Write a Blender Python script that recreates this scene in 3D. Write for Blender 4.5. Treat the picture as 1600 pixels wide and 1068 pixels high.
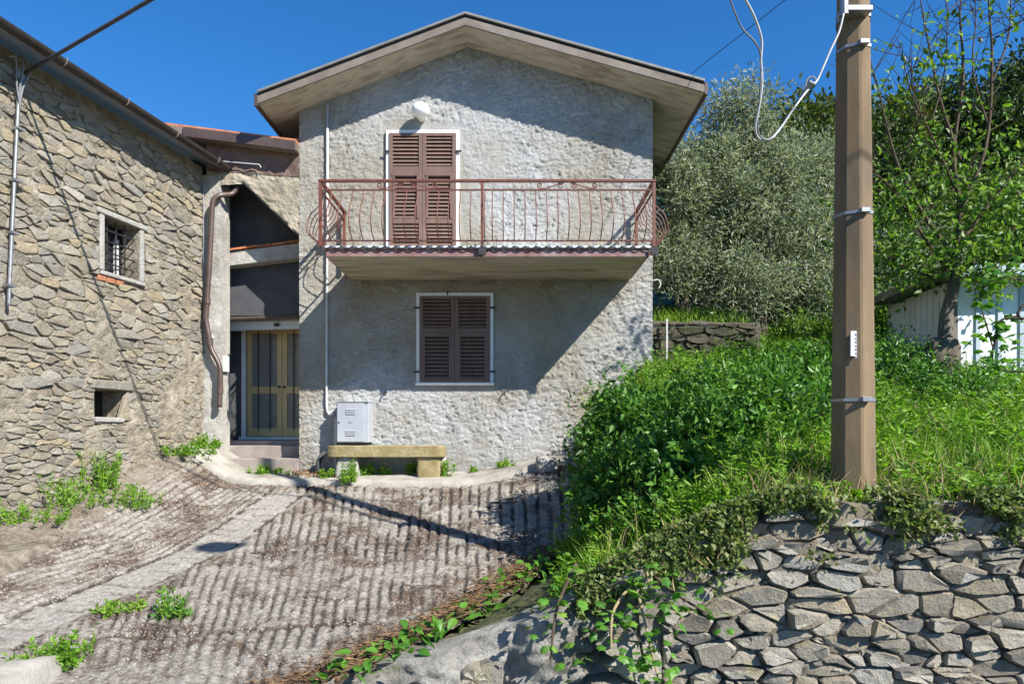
import bpy, bmesh, math, random
import numpy as np
from mathutils import Vector, Matrix

random.seed(7)
rng = np.random.default_rng(7)
for _o in list(bpy.data.objects):
    bpy.data.objects.remove(_o)
SC = bpy.context.scene
COL = SC.collection

# ------------------------------------------------------------------ camera, sky, sun, exposure
F, CX, HY, EYE = 1050.0, 800.0, 670.0, 1.6
cam_d = bpy.data.cameras.new('camera')
cam = bpy.data.objects.new('camera', cam_d)
COL.objects.link(cam)
cam.location = (0, 0, EYE)
cam.rotation_euler = (math.radians(90), 0, 0)
cam_d.sensor_width = 36.0
cam_d.lens = 36.0 * F / 1600.0
cam_d.shift_y = (HY - 534.0) / 1600.0
cam_d.clip_start = 0.05
cam_d.clip_end = 3000
SC.camera = cam

LDIR = Vector((-1.135, 1.0, -1.27)).normalized()      # direction the sunlight travels
world = bpy.data.worlds.new('World')
SC.world = world
world.use_nodes = True
wn = world.node_tree
wn.nodes.clear()
sky = wn.nodes.new('ShaderNodeTexSky')
sky.sky_type = 'NISHITA'
sky.sun_disc = False
sky.sun_elevation = math.asin(-LDIR.z)
sky.sun_rotation = math.atan2(-LDIR.x, -LDIR.y)
sky.altitude = 900
sky.air_density = 1.0
sky.dust_density = 0.0
sky.ozone_density = 7.0
bg = wn.nodes.new('ShaderNodeBackground')
bg.inputs['Strength'].default_value = 0.098
wo = wn.nodes.new('ShaderNodeOutputWorld')
hs = wn.nodes.new('ShaderNodeHueSaturation')
hs.inputs['Saturation'].default_value = 1.2
wn.links.new(sky.outputs[0], hs.inputs['Color'])
wn.links.new(hs.outputs[0], bg.inputs['Color'])
wn.links.new(bg.outputs[0], wo.inputs['Surface'])

sun_d = bpy.data.lights.new('sun', 'SUN')
sun_d.energy = 4.7
sun_d.angle = math.radians(0.53)
sun_d.color = (1.0, 0.955, 0.88)
sun = bpy.data.objects.new('sun', sun_d)
COL.objects.link(sun)
sun.location = (14, -12, 18)
sun.rotation_euler = LDIR.to_track_quat('-Z', 'Y').to_euler()

SC.view_settings.view_transform = 'Standard'
SC.view_settings.look = 'None'
SC.view_settings.exposure = 1.05
SC.view_settings.gamma = 1.0
SC.view_settings.use_curve_mapping = False
SC.cycles.max_bounces = 6
SC.cycles.transparent_max_bounces = 8


def at(px, py, d):
    return Vector(((px - CX) / F * d, d, EYE + (HY - py) / F * d))


# ------------------------------------------------------------------ numeric helpers
def ss(a, b, x):
    t = np.clip((np.asarray(x, float) - a) / (b - a), 0, 1)
    return t * t * (3 - 2 * t)


def _h(ix, iy, iz, seed):
    h = (ix * 374761393 + iy * 668265263 + iz * 1274126177 + seed * 974711) & 0xFFFFFFFF
    h = ((h ^ (h >> 13)) * 1274126177) & 0xFFFFFFFF
    h = ((h ^ (h >> 16)) * 2246822519) & 0xFFFFFFFF
    return ((h ^ (h >> 15)) & 0xFFFFFF) / float(0xFFFFFF)


def vnoise(x, y, z=0.0, seed=0):
    """gradient noise, about 0..1"""
    x, y, z = np.broadcast_arrays(np.asarray(x, float), np.asarray(y, float), np.asarray(z, float))
    ix, iy, iz = np.floor(x).astype(np.int64), np.floor(y).astype(np.int64), np.floor(z).astype(np.int64)
    fx, fy, fz = x - ix, y - iy, z - iz
    q = lambda t: t * t * t * (t * (t * 6 - 15) + 10)
    wx, wy, wz = q(fx), q(fy), q(fz)
    r = 0
    zs_ = (0, 1) if np.any(fz != 0) else (0,)
    for dx in (0, 1):
        for dy in (0, 1):
            for dz in zs_:
                w = (wx if dx else 1 - wx) * (wy if dy else 1 - wy) * (wz if dz else 1 - wz)
                a = _h(ix + dx, iy + dy, iz + dz, seed) * 2 * math.pi
                c = _h(ix + dx, iy + dy, iz + dz, seed + 501) * 2 - 1 if len(zs_) == 2 else 0.0
                s_ = np.sqrt(1 - c * c)
                r = r + w * (np.cos(a) * s_ * (fx - dx) + np.sin(a) * s_ * (fy - dy) + c * (fz - dz))
    return np.clip(0.5 + r * 0.85, 0, 1)


def fbm(x, y, z=0.0, octv=4, seed=0):
    s, a, n = 0, 0.5, 0
    for k in range(octv):
        s = s + a * vnoise(np.asarray(x) * 2 ** k, np.asarray(y) * 2 ** k, np.asarray(z) * 2 ** k, seed + k)
        n += a; a *= 0.5
    return s / n


# ------------------------------------------------------------------ materials
def N(nt, typ, ins=None, **props):
    n = nt.nodes.new(typ)
    for k, v in props.items():
        setattr(n, k, v)
    for k, v in (ins or {}).items():
        s = n.inputs[k]
        if isinstance(v, bpy.types.NodeSocket):
            nt.links.new(v, s)
        else:
            s.default_value = v
    return n


def c4(c):
    return (c[0], c[1], c[2], 1.0)


def ramp(nt, fac, cols, lo=0.3, hi=0.7, interp='LINEAR'):
    r = N(nt, 'ShaderNodeValToRGB', {'Fac': fac})
    r.color_ramp.interpolation = interp
    e = r.color_ramp.elements
    while len(e) < len(cols):
        e.new(0.5)
    for i, c in enumerate(cols):
        e[i].position = lo + (hi - lo) * i / max(1, len(cols) - 1)
        e[i].color = c4(c)
    return r.outputs['Color']


def mixc(nt, fac, a, b, mode='MIX'):
    m = N(nt, 'ShaderNodeMix', data_type='RGBA', blend_type=mode)
    for i, v in ((0, fac), (6, a), (7, b)):
        if isinstance(v, bpy.types.NodeSocket):
            nt.links.new(v, m.inputs[i])
        else:
            m.inputs[i].default_value = v if i == 0 else c4(v)
    return m.outputs[2]


def math_n(nt, op, a, b=0.0, clamp=False):
    m = N(nt, 'ShaderNodeMath', {0: a, 1: b}, operation=op)
    m.use_clamp = clamp
    return m.outputs[0]


def base_mat(name):
    m = bpy.data.materials.new(name)
    m.use_nodes = True
    nt = m.node_tree
    nt.nodes.clear()
    out = N(nt, 'ShaderNodeOutputMaterial')
    b = N(nt, 'ShaderNodeBsdfPrincipled')
    nt.links.new(b.outputs[0], out.inputs['Surface'])
    return m, nt, b, out


def noise(nt, vec, scale, detail=5.0, rough=0.6, dist=0.0):
    return N(nt, 'ShaderNodeTexNoise', {'Vector': vec, 'Scale': scale, 'Detail': detail, 'Roughness': rough, 'Distortion': dist}).outputs['Fac']


def rnd_socket(nt):
    oi = N(nt, 'ShaderNodeObjectInfo').outputs['Random']
    ge = N(nt, 'ShaderNodeNewGeometry').outputs['Random Per Island']
    return math_n(nt, 'FRACT', math_n(nt, 'ADD', oi, math_n(nt, 'MULTIPLY', ge, 7.31)))


def surf(name, cols, scale=4.0, rough=0.8, bump=0.3, bscale=40.0, bdist=0.01, metal=0.0, stain=None, sscale=1.2, samt=0.6, rnd=0.0, spec=0.3, stretch=None, lo=0.3, hi=0.7):
    m, nt, b, out = base_mat(name)
    pos = N(nt, 'ShaderNodeNewGeometry').outputs['Position']
    if stretch:
        pos = N(nt, 'ShaderNodeMapping', {'Vector': pos, 'Scale': stretch}).outputs[0]
    col = ramp(nt, noise(nt, pos, scale), cols, lo, hi)
    if stain:
        f = ramp(nt, noise(nt, pos, sscale, 6, 0.65, 0.3), [(0, 0, 0), (1, 1, 1)], 0.48, 0.66)
        f = math_n(nt, 'MULTIPLY', f, samt)
        col = mixc(nt, f, col, stain)
    if rnd:
        v = math_n(nt, 'ADD', math_n(nt, 'MULTIPLY', rnd_socket(nt), 2 * rnd), 1 - rnd)
        col = mixc(nt, 1.0, col, N(nt, 'ShaderNodeCombineColor', {0: v, 1: v, 2: v}).outputs[0], 'MULTIPLY')
    nt.links.new(col, b.inputs['Base Color'])
    b.inputs['Roughness'].default_value = rough
    b.inputs['Metallic'].default_value = metal
    b.inputs['Specular IOR Level'].default_value = spec
    if bump:
        bn = N(nt, 'ShaderNodeBump', {'Strength': bump, 'Distance': bdist, 'Height': noise(nt, pos, bscale, 6, 0.65)})
        nt.links.new(bn.outputs[0], b.inputs['Normal'])
    return m


def stone_mat(name, palette, mott=0.35, lichen=(0.40, 0.33, 0.10), lamt=0.25, bump=0.9):
    m, nt, b, out = base_mat(name)
    pos = N(nt, 'ShaderNodeNewGeometry').outputs['Position']
    r = rnd_socket(nt)
    col = ramp(nt, r, palette, 0.0, 1.0, 'LINEAR')
    n1 = noise(nt, pos, 9.0, 8, 0.7)
    n2 = noise(nt, pos, 38.0, 5, 0.7)
    v = math_n(nt, 'ADD', math_n(nt, 'MULTIPLY', n1, mott * 2), 1 - mott)
    v = math_n(nt, 'MULTIPLY', v, math_n(nt, 'ADD', math_n(nt, 'MULTIPLY', n2, 0.6), 0.7))
    col = mixc(nt, 1.0, col, N(nt, 'ShaderNodeCombineColor', {0: v, 1: v, 2: v}).outputs[0], 'MULTIPLY')
    f = ramp(nt, noise(nt, pos, 3.3, 7, 0.7), [(0, 0, 0), (1, 1, 1)], 0.56, 0.68)
    col = mixc(nt, math_n(nt, 'MULTIPLY', f, lamt), col, lichen)
    # pale lichen spots
    vo = N(nt, 'ShaderNodeTexVoronoi', {'Vector': pos, 'Scale': 14.0}).outputs['Distance']
    sp = math_n(nt, 'MULTIPLY', ramp(nt, vo, [(1, 1, 1), (0, 0, 0)], 0.10, 0.2), ramp(nt, noise(nt, pos, 2.1), [(0, 0, 0), (1, 1, 1)], 0.5, 0.62))
    col = mixc(nt, math_n(nt, 'MULTIPLY', sp, 0.4), col, (0.5, 0.49, 0.44))
    nt.links.new(col, b.inputs['Base Color'])
    b.inputs['Roughness'].default_value = 0.9
    b.inputs['Specular IOR Level'].default_value = 0.2
    hgt = math_n(nt, 'ADD', math_n(nt, 'MULTIPLY', n1, 1.3), math_n(nt, 'MULTIPLY', n2, 0.5))
    bn = N(nt, 'ShaderNodeBump', {'Strength': bump, 'Distance': 0.05, 'Height': hgt})
    nt.links.new(bn.outputs[0], b.inputs['Normal'])
    return m


def leaf_mat(name, cols, trans=0.3, rough=0.5, tcol=None, spec=0.35):
    m, nt, b, out = base_mat(name)
    r = rnd_socket(nt)
    pos = N(nt, 'ShaderNodeNewGeometry').outputs['Position']
    big = noise(nt, pos, 1.7, 3)
    fac = math_n(nt, 'ADD', math_n(nt, 'MULTIPLY', r, 0.65), math_n(nt, 'MULTIPLY', math_n(nt, 'SUBTRACT', big, 0.33), 1.1), clamp=True)
    col = ramp(nt, fac, cols, 0.05, 0.95)
    nt.links.new(col, b.inputs['Base Color'])
    b.inputs['Roughness'].default_value = rough
    b.inputs['Specular IOR Level'].default_value = spec
    t = N(nt, 'ShaderNodeBsdfTranslucent')
    tc = mixc(nt, 1.0, col, tcol or (1.25, 1.35, 0.6), 'MULTIPLY')
    nt.links.new(tc, t.inputs['Color'])
    mx = N(nt, 'ShaderNodeMixShader', {0: trans})
    nt.links.new(b.outputs[0], mx.inputs[1])
    nt.links.new(t.outputs[0], mx.inputs[2])
    nt.links.new(mx.outputs[0], out.inputs['Surface'])
    return m


def stucco_mat():
    m, nt, b, out = base_mat('rough_cement_render')
    pos = N(nt, 'ShaderNodeNewGeometry').outputs['Position']
    big = noise(nt, pos, 0.55, 4, 0.55, 0.4)
    col = ramp(nt, big, [(0.335, 0.302, 0.24), (0.36, 0.336, 0.285), (0.40, 0.39, 0.362), (0.45, 0.45, 0.44)], 0.38, 0.62)
    n2 = noise(nt, pos, 3.2, 8, 0.7)
    v = math_n(nt, 'ADD', math_n(nt, 'MULTIPLY', n2, 0.55), 0.72)
    col = mixc(nt, 1.0, col, N(nt, 'ShaderNodeCombineColor', {0: v, 1: v, 2: v}).outputs[0], 'MULTIPLY')
    f = ramp(nt, noise(nt, N(nt, 'ShaderNodeMapping', {'Vector': pos, 'Scale': (1.0, 1.0, 0.45)}).outputs[0], 1.3, 7, 0.7), [(0, 0, 0), (1, 1, 1)], 0.52, 0.72)
    col = mixc(nt, math_n(nt, 'MULTIPLY', f, 0.5), col, (0.23, 0.22, 0.195))
    zz = N(nt, 'ShaderNodeSeparateXYZ', {0: pos}).outputs[2]
    damp = N(nt, 'ShaderNodeMapRange', {0: math_n(nt, 'SUBTRACT', zz, math_n(nt, 'MULTIPLY', noise(nt, pos, 2.4, 6, .7), 0.9)), 1: 0.35, 2: 0.85, 3: 0.4, 4: 0.0}).outputs[0]
    col = mixc(nt, damp, col, (0.20, 0.175, 0.14))
    nt.links.new(col, b.inputs['Base Color'])
    b.inputs['Roughness'].default_value = 0.95
    b.inputs['Specular IOR Level'].default_value = 0.15
    h = math_n(nt, 'ADD', noise(nt, pos, 28.0, 7, 0.7), math_n(nt, 'MULTIPLY', noise(nt, pos, 110.0, 4, 0.7), 0.4))
    bn = N(nt, 'ShaderNodeBump', {'Strength': 1.0, 'Distance': 0.035, 'Height': h})
    nt.links.new(bn.outputs[0], b.inputs['Normal'])
    return m


def drive_mat():
    m, nt, b, out = base_mat('grooved_mossy_concrete')
    pos = N(nt, 'ShaderNodeNewGeometry').outputs['Position']
    gro = N(nt, 'ShaderNodeAttribute', attribute_name='groove').outputs['Fac']
    clean = N(nt, 'ShaderNodeAttribute', attribute_name='clean').outputs['Fac']
    soil = N(nt, 'ShaderNodeAttribute', attribute_name='soil').outputs['Fac']
    fine = noise(nt, pos, 22.0, 8, 0.75)
    col = ramp(nt, fine, [(0.125, 0.108, 0.088), (0.31, 0.282, 0.24), (0.46, 0.43, 0.385)], 0.36, 0.60)
    moss = noise(nt, pos, 1.5, 8, 0.72, 0.6)
    mf = ramp(nt, moss, [(0.07, 0.07, 0.07), (1, 1, 1)], 0.465, 0.57)
    mf2 = ramp(nt, noise(nt, pos, 30.0, 6, 0.75), [(0.1, 0.1, 0.1), (1, 1, 1)], 0.36, 0.5)
    mf = math_n(nt, 'MULTIPLY', math_n(nt, 'MULTIPLY', mf, mf2), 0.95)
    mf = math_n(nt, 'MULTIPLY', mf, math_n(nt, 'SUBTRACT', 1.0, math_n(nt, 'MULTIPLY', clean, 0.85)))
    mcol = ramp(nt, noise(nt, pos, 7.0, 5), [(0.04, 0.026, 0.018), (0.095, 0.056, 0.038), (0.13, 0.08, 0.048)], 0.35, 0.65)
    col = mixc(nt, mf, col, mcol)
    gf = math_n(nt, 'MULTIPLY', gro, math_n(nt, 'ADD', math_n(nt, 'MULTIPLY', noise(nt, pos, 6.0, 5, 0.7), 1.7), 0.1), clamp=True)
    col = mixc(nt, math_n(nt, 'MULTIPLY', gf, 0.95), col, (0.045, 0.034, 0.026))
    col = mixc(nt, math_n(nt, 'MULTIPLY', math_n(nt, 'SUBTRACT', clean, gro, clamp=True), 0.55), col, ramp(nt, fine, [(0.27, 0.255, 0.23), (0.45, 0.43, 0.40)]))
    # pale grit
    vo = N(nt, 'ShaderNodeTexVoronoi', {'Vector': pos, 'Scale': 30.0}).outputs['Distance']
    sp = math_n(nt, 'MULTIPLY', ramp(nt, vo, [(1, 1, 1), (0, 0, 0)], 0.16, 0.36), ramp(nt, noise(nt, pos, 3.0), [(0.15, 0.15, 0.15), (1, 1, 1)], 0.42, 0.58))
    col = mixc(nt, math_n(nt, 'MULTIPLY', sp, 0.85), col, (0.56, 0.53, 0.48))
    col = mixc(nt, math_n(nt, 'MULTIPLY', soil, ramp(nt, noise(nt, pos, 12.0, 6, 0.7), [(0.35, 0.35, 0.35), (1, 1, 1)], 0.35, 0.6)), col, ramp(nt, fine, [(0.10, 0.075, 0.05), (0.28, 0.23, 0.17)]))
    nt.links.new(col, b.inputs['Base Color'])
    b.inputs['Roughness'].default_value = 0.95
    b.inputs['Specular IOR Level'].default_value = 0.15
    h = math_n(nt, 'ADD', fine, math_n(nt, 'MULTIPLY', noise(nt, pos, 70.0, 4, 0.7), 0.5))
    bn = N(nt, 'ShaderNodeBump', {'Strength': 0.9, 'Distance': 0.03, 'Height': h})
    nt.links.new(bn.outputs[0], b.inputs['Normal'])
    return m


M = {}
M['stucco'] = stucco_mat()
M['drive'] = drive_mat()
M['plaster'] = surf('pale_lime_plaster', [(0.34, 0.32, 0.28), (0.48, 0.46, 0.42)], 5, 0.95, 0.9, 18, 0.03, stain=(0.2, 0.18, 0.15), samt=0.6)
M['plaster_tan'] = surf('tan_rough_plaster', [(0.33, 0.285, 0.21), (0.45, 0.40, 0.31)], 4, 0.95, 0.9, 14, 0.05, stain=(0.22, 0.19, 0.14), samt=0.5)
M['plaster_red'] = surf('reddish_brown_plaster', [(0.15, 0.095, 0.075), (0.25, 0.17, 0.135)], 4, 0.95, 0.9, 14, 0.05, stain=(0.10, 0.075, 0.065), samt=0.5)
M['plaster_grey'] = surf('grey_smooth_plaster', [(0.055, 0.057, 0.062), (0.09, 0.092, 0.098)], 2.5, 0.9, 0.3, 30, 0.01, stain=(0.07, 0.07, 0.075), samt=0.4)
M['mortar'] = surf('sandy_mortar', [(0.15, 0.128, 0.095), (0.29, 0.255, 0.195), (0.44, 0.395, 0.315)], 6, 0.95, 1.0, 22, 0.05, stain=(0.15, 0.13, 0.10), samt=0.55)
M['mortar_dark'] = surf('dark_wall_core', [(0.05, 0.045, 0.035), (0.14, 0.125, 0.10)], 7, 0.95, 1.0, 25, 0.05)
M['stone_tan'] = stone_mat('tan_rubble_stone', [(0.27, 0.24, 0.185), (0.34, 0.30, 0.225), (0.26, 0.25, 0.225), (0.35, 0.285, 0.185), (0.30, 0.275, 0.225), (0.20, 0.18, 0.15), (0.37, 0.345, 0.285), (0.25, 0.21, 0.165), (0.32, 0.29, 0.23)])
M['stone_grey'] = stone_mat('grey_rubble_stone', [(0.26, 0.24, 0.20), (0.37, 0.335, 0.27), (0.19, 0.178, 0.152), (0.33, 0.28, 0.20), (0.13, 0.122, 0.108), (0.41, 0.385, 0.33), (0.27, 0.235, 0.165)], mott=0.4, lamt=0.3)
M['stone_dark'] = stone_mat('mossy_shaded_stone', [(0.045, 0.042, 0.03), (0.09, 0.08, 0.055), (0.06, 0.065, 0.035), (0.12, 0.10, 0.07)], lichen=(0.06, 0.08, 0.02), lamt=0.6)  # mossy stone, with the olive's shade over the hollow put into its dark palette
M['brick_red'] = surf('orange_brick', [(0.30, 0.12, 0.06), (0.42, 0.20, 0.11)], 10, 0.9, 0.5, 40, 0.01, rnd=0.15)
M['tile'] = surf('terracotta_tile', [(0.30, 0.10, 0.045), (0.48, 0.19, 0.09)], 9, 0.85, 0.4, 50, 0.01, rnd=0.25)
M['soffit'] = surf('cream_concrete_soffit', [(0.40, 0.35, 0.26), (0.52, 0.47, 0.37)], 1.6, 0.9, 0.2, 40, 0.005, stain=(0.20, 0.16, 0.115), sscale=1.5, samt=0.75, stretch=(0.7, 4.5, 4.5))
M['fascia'] = surf('weathered_brown_fascia', [(0.13, 0.105, 0.085), (0.21, 0.175, 0.145)], 3, 0.7, 0.2, 60, 0.003, stain=(0.28, 0.26, 0.24), samt=0.4)
M['flash'] = surf('aged_zinc_flashing', [(0.15, 0.155, 0.15), (0.24, 0.24, 0.225)], 5, 0.6, 0.1, 40, 0.003, metal=0.2)
M['black'] = surf('black_gap_board', [(0.012, 0.011, 0.010), (0.03, 0.027, 0.024)], 6, 0.8, 0.1, 40, 0.003)
M['brown_metal'] = surf('dark_brown_painted_metal', [(0.060, 0.038, 0.030), (0.095, 0.062, 0.050)], 6, 0.42, 0.1, 30, 0.002, stain=(0.14, 0.11, 0.09), samt=0.3, spec=0.5)
M['gutter'] = surf('dark_gutter_metal', [(0.022, 0.017, 0.014), (0.04, 0.032, 0.027)], 6, 0.5, 0.1, 30, 0.002, spec=0.4)
M['mossy'] = surf('mossy_brown_concrete', [(0.09, 0.072, 0.052), (0.20, 0.17, 0.13), (0.32, 0.29, 0.24)], 6, 0.95, 1.0, 24, 0.03, stain=(0.075, 0.07, 0.035), samt=0.6, sscale=2.2)
M['wood_brown'] = surf('brown_painted_shutter', [(0.13, 0.080, 0.060), (0.18, 0.115, 0.088)], 8, 0.6, 0.15, 60, 0.003, stretch=(1, 1, 0.25), spec=0.4)
M['red_iron'] = surf('oxide_red_painted_iron', [(0.12, 0.034, 0.021), (0.19, 0.064, 0.040)], 12, 0.5, 0.2, 60, 0.002, stain=(0.09, 0.035, 0.025), sscale=6, samt=0.6, spec=0.5)
M['maroon'] = surf('maroon_painted_edge', [(0.17, 0.085, 0.085), (0.26, 0.15, 0.145)], 5, 0.8, 0.3, 30, 0.005, stain=(0.34, 0.29, 0.26), sscale=2.5, samt=0.5)
M['iron_dark'] = surf('dark_iron', [(0.018, 0.017, 0.018), (0.04, 0.037, 0.036)], 12, 0.5, 0.2, 60, 0.002, spec=0.5)
M['white'] = surf('white_marble_frame', [(0.66, 0.65, 0.63), (0.80, 0.79, 0.77)], 4, 0.6, 0.1, 40, 0.002, stain=(0.5, 0.48, 0.45), samt=0.4)
M['globe'] = surf('opal_lamp_glass', [(0.80, 0.80, 0.78), (0.84, 0.84, 0.82)], 3, 0.25, 0, spec=0.5)
M['box'] = surf('pale_grey_cabinet_paint', [(0.33, 0.35, 0.385), (0.39, 0.41, 0.445)], 3, 0.4, 0.05, 30, 0.002, stain=(0.29, 0.30, 0.32), samt=0.4, spec=0.5)
M['box_dark'] = surf('grey_stamped_mark', [(0.16, 0.17, 0.20), (0.22, 0.23, 0.26)], 5, 0.5, 0)
M['pvc'] = surf('pale_grey_conduit', [(0.42, 0.42, 0.41), (0.54, 0.54, 0.53)], 5, 0.5, 0.1, 40, 0.002, spec=0.4)
M['zinc'] = surf('galvanised_steel', [(0.22, 0.225, 0.23), (0.36, 0.365, 0.37)], 12, 0.45, 0.1, 40, 0.002, metal=0.6, spec=0.5)
M['cable'] = surf('grey_cable_sheath', [(0.16, 0.165, 0.17), (0.26, 0.265, 0.27)], 10, 0.55, 0.1, 40, 0.002)
M['cable_dark'] = surf('black_cable_sheath', [(0.035, 0.035, 0.04), (0.07, 0.07, 0.075)], 10, 0.55, 0.1, 40, 0.002)
M['pole'] = surf('weathered_tan_concrete_pole', [(0.155, 0.105, 0.058), (0.245, 0.172, 0.098)], 5, 0.9, 0.35, 70, 0.005, stain=(0.10, 0.085, 0.065), sscale=2.6, samt=0.55, stretch=(1, 1, 0.3))
M['bench'] = surf('lichened_sandstone', [(0.22, 0.175, 0.075), (0.34, 0.28, 0.15)], 5, 0.95, 0.9, 24, 0.02, stain=(0.38, 0.36, 0.31), sscale=2.5, samt=0.6)
M['bench_grey'] = surf('grey_bench_stone', [(0.30, 0.29, 0.27), (0.42, 0.41, 0.38)], 5, 0.95, 0.9, 24, 0.03, stain=(0.24, 0.21, 0.12), sscale=2.5, samt=0.5)
M['concrete'] = surf('worn_grey_concrete', [(0.27, 0.25, 0.215), (0.42, 0.395, 0.35)], 3.5, 0.95, 0.8, 30, 0.02, stain=(0.16, 0.14, 0.115), sscale=1.7, samt=0.6)
M['rock'] = surf('grey_mortared_rock', [(0.17, 0.16, 0.14), (0.31, 0.295, 0.26), (0.43, 0.415, 0.38)], 3.0, 0.95, 1.0, 16, 0.06, stain=(0.13, 0.12, 0.10), sscale=2.5, samt=0.7)
M['step'] = surf('grey_pink_step_stone', [(0.22, 0.185, 0.165), (0.33, 0.28, 0.25)], 5, 0.85, 0.4, 40, 0.005)
M['gold'] = surf('bronze_gold_aluminium', [(0.58, 0.40, 0.17), (0.68, 0.49, 0.23)], 4, 0.45, 0.05, 40, 0.002, metal=0.1, spec=0.5)
M['paint_white'] = surf('white_painted_board', [(0.60, 0.60, 0.58), (0.72, 0.72, 0.70)], 5, 0.7, 0.2, 40, 0.003, stain=(0.45, 0.43, 0.40), samt=0.4)
M['shed'] = surf('white_sheet_metal', [(0.66, 0.67, 0.69), (0.78, 0.79, 0.80)], 3, 0.5, 0.05, 30, 0.002, stain=(0.5, 0.49, 0.45), samt=0.3, spec=0.4)
M['shed_blue'] = surf('pale_blue_grey_trim', [(0.34, 0.40, 0.46), (0.44, 0.50, 0.56)], 4, 0.5, 0.05, 30, 0.002)
M['asphalt'] = surf('asphalt', [(0.035, 0.035, 0.036), (0.065, 0.064, 0.062)], 6, 0.9, 0.6, 90, 0.01)
M['earth'] = surf('grassy_earth', [(0.045, 0.06, 0.018), (0.09, 0.105, 0.035), (0.15, 0.125, 0.07)], 2.2, 0.95, 1.0, 18, 0.06)
def hill_mat():
    m, nt, b, out = base_mat('bank_earth')
    pos = N(nt, 'ShaderNodeNewGeometry').outputs['Position']
    bare = N(nt, 'ShaderNodeAttribute', attribute_name='bare').outputs['Fac']
    n1 = noise(nt, pos, 2.2, 6); n2 = noise(nt, pos, 16.0, 6, 0.7)
    col = ramp(nt, n1, [(0.045, 0.06, 0.018), (0.09, 0.105, 0.035), (0.15, 0.125, 0.07)])
    col = mixc(nt, math_n(nt, 'MULTIPLY', bare, 0.9), col, ramp(nt, n2, [(0.14, 0.115, 0.08), (0.34, 0.30, 0.235), (0.46, 0.43, 0.37)], .36, .62))
    nt.links.new(col, b.inputs['Base Color']); b.inputs['Roughness'].default_value = 0.95
    bn = N(nt, 'ShaderNodeBump', {'Strength': 1.0, 'Distance': 0.06, 'Height': n2})
    nt.links.new(bn.outputs[0], b.inputs['Normal'])
    return m


M['hill'] = hill_mat()


def core_mat():
    m, nt, b, out = base_mat('mortar_and_soil')
    pos = N(nt, 'ShaderNodeNewGeometry').outputs['Position']
    bare = N(nt, 'ShaderNodeAttribute', attribute_name='bare').outputs['Fac']
    n1 = noise(nt, pos, 3.0, 8, 0.7); n2 = noise(nt, pos, 17.0, 7, 0.72)
    rock = ramp(nt, n1, [(0.16, 0.15, 0.125), (0.30, 0.285, 0.25), (0.44, 0.425, 0.39)], .34, .64)
    rock = mixc(nt, ramp(nt, noise(nt, pos, 2.2, 7, 0.7, .4), [(0, 0, 0), (.75, .75, .75)], .5, .66), rock, (0.10, 0.09, 0.065))
    dirt = ramp(nt, n2, [(0.10, 0.08, 0.055), (0.24, 0.20, 0.145), (0.44, 0.40, 0.33)], .36, .66)
    nt.links.new(mixc(nt, bare, dirt, rock), b.inputs['Base Color']); b.inputs['Roughness'].default_value = 0.95
    h = math_n(nt, 'ADD', n1, n2)
    bn = N(nt, 'ShaderNodeBump', {'Strength': 1.0, 'Distance': 0.07, 'Height': h})
    nt.links.new(bn.outputs[0], b.inputs['Normal'])
    return m


M['wall_core'] = core_mat()
M['soil'] = surf('pale_dry_soil', [(0.20, 0.17, 0.12), (0.36, 0.32, 0.24)], 6, 0.95, 1.0, 25, 0.04)
M['bark'] = surf('grey_brown_bark', [(0.07, 0.055, 0.04), (0.17, 0.145, 0.115)], 8, 0.95, 1.0, 25, 0.03, stretch=(1, 1, 0.3))
M['bark_dark'] = surf('dark_bark', [(0.025, 0.020, 0.015), (0.075, 0.06, 0.045)], 8, 0.95, 1.0, 25, 0.03, stretch=(1, 1, 0.3))
M['twig'] = surf('brown_twig', [(0.05, 0.033, 0.022), (0.12, 0.085, 0.055)], 8, 0.9, 0.4, 40, 0.01)
M['straw'] = leaf_mat('dry_straw', [(0.22, 0.16, 0.075), (0.40, 0.31, 0.17), (0.30, 0.22, 0.11)], 0.2, 0.8, (1, 1, 0.8))
M['pine_litter'] = leaf_mat('brown_litter', [(0.10, 0.055, 0.03), (0.22, 0.13, 0.065), (0.30, 0.19, 0.10)], 0.1, 0.8, (1, 1, 0.8))
M['olive'] = leaf_mat('olive_leaf', [(0.11, 0.14, 0.08), (0.21, 0.25, 0.155), (0.30, 0.34, 0.235), (0.42, 0.45, 0.35)], 0.40, 0.5, (1.1, 1.15, 0.7))
M['shrub'] = leaf_mat('glossy_shrub_leaf', [(0.028, 0.075, 0.016), (0.06, 0.155, 0.024), (0.105, 0.24, 0.035), (0.17, 0.33, 0.055)], 0.34, 0.38)
M['weed'] = leaf_mat('bright_weed_leaf', [(0.06, 0.14, 0.012), (0.12, 0.26, 0.018), (0.18, 0.35, 0.025), (0.27, 0.41, 0.05)], 0.38, 0.5)
M['grass'] = leaf_mat('fresh_grass', [(0.07, 0.15, 0.013), (0.13, 0.26, 0.02), (0.20, 0.34, 0.035), (0.30, 0.37, 0.09)], 0.35, 0.55)
M['vine'] = leaf_mat('vine_leaf', [(0.035, 0.115, 0.016), (0.07, 0.20, 0.022), (0.12, 0.28, 0.035), (0.20, 0.32, 0.05)], 0.38, 0.42)
M['ivy'] = leaf_mat('dull_creeper_leaf', [(0.07, 0.115, 0.028), (0.13, 0.19, 0.045), (0.20, 0.25, 0.085), (0.32, 0.31, 0.18)], 0.35, 0.6)
M['tree_bright'] = leaf_mat('young_tree_leaf', [(0.032, 0.075, 0.015), (0.075, 0.155, 0.022), (0.14, 0.25, 0.034), (0.26, 0.37, 0.075)], 0.42, 0.45)
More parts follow.
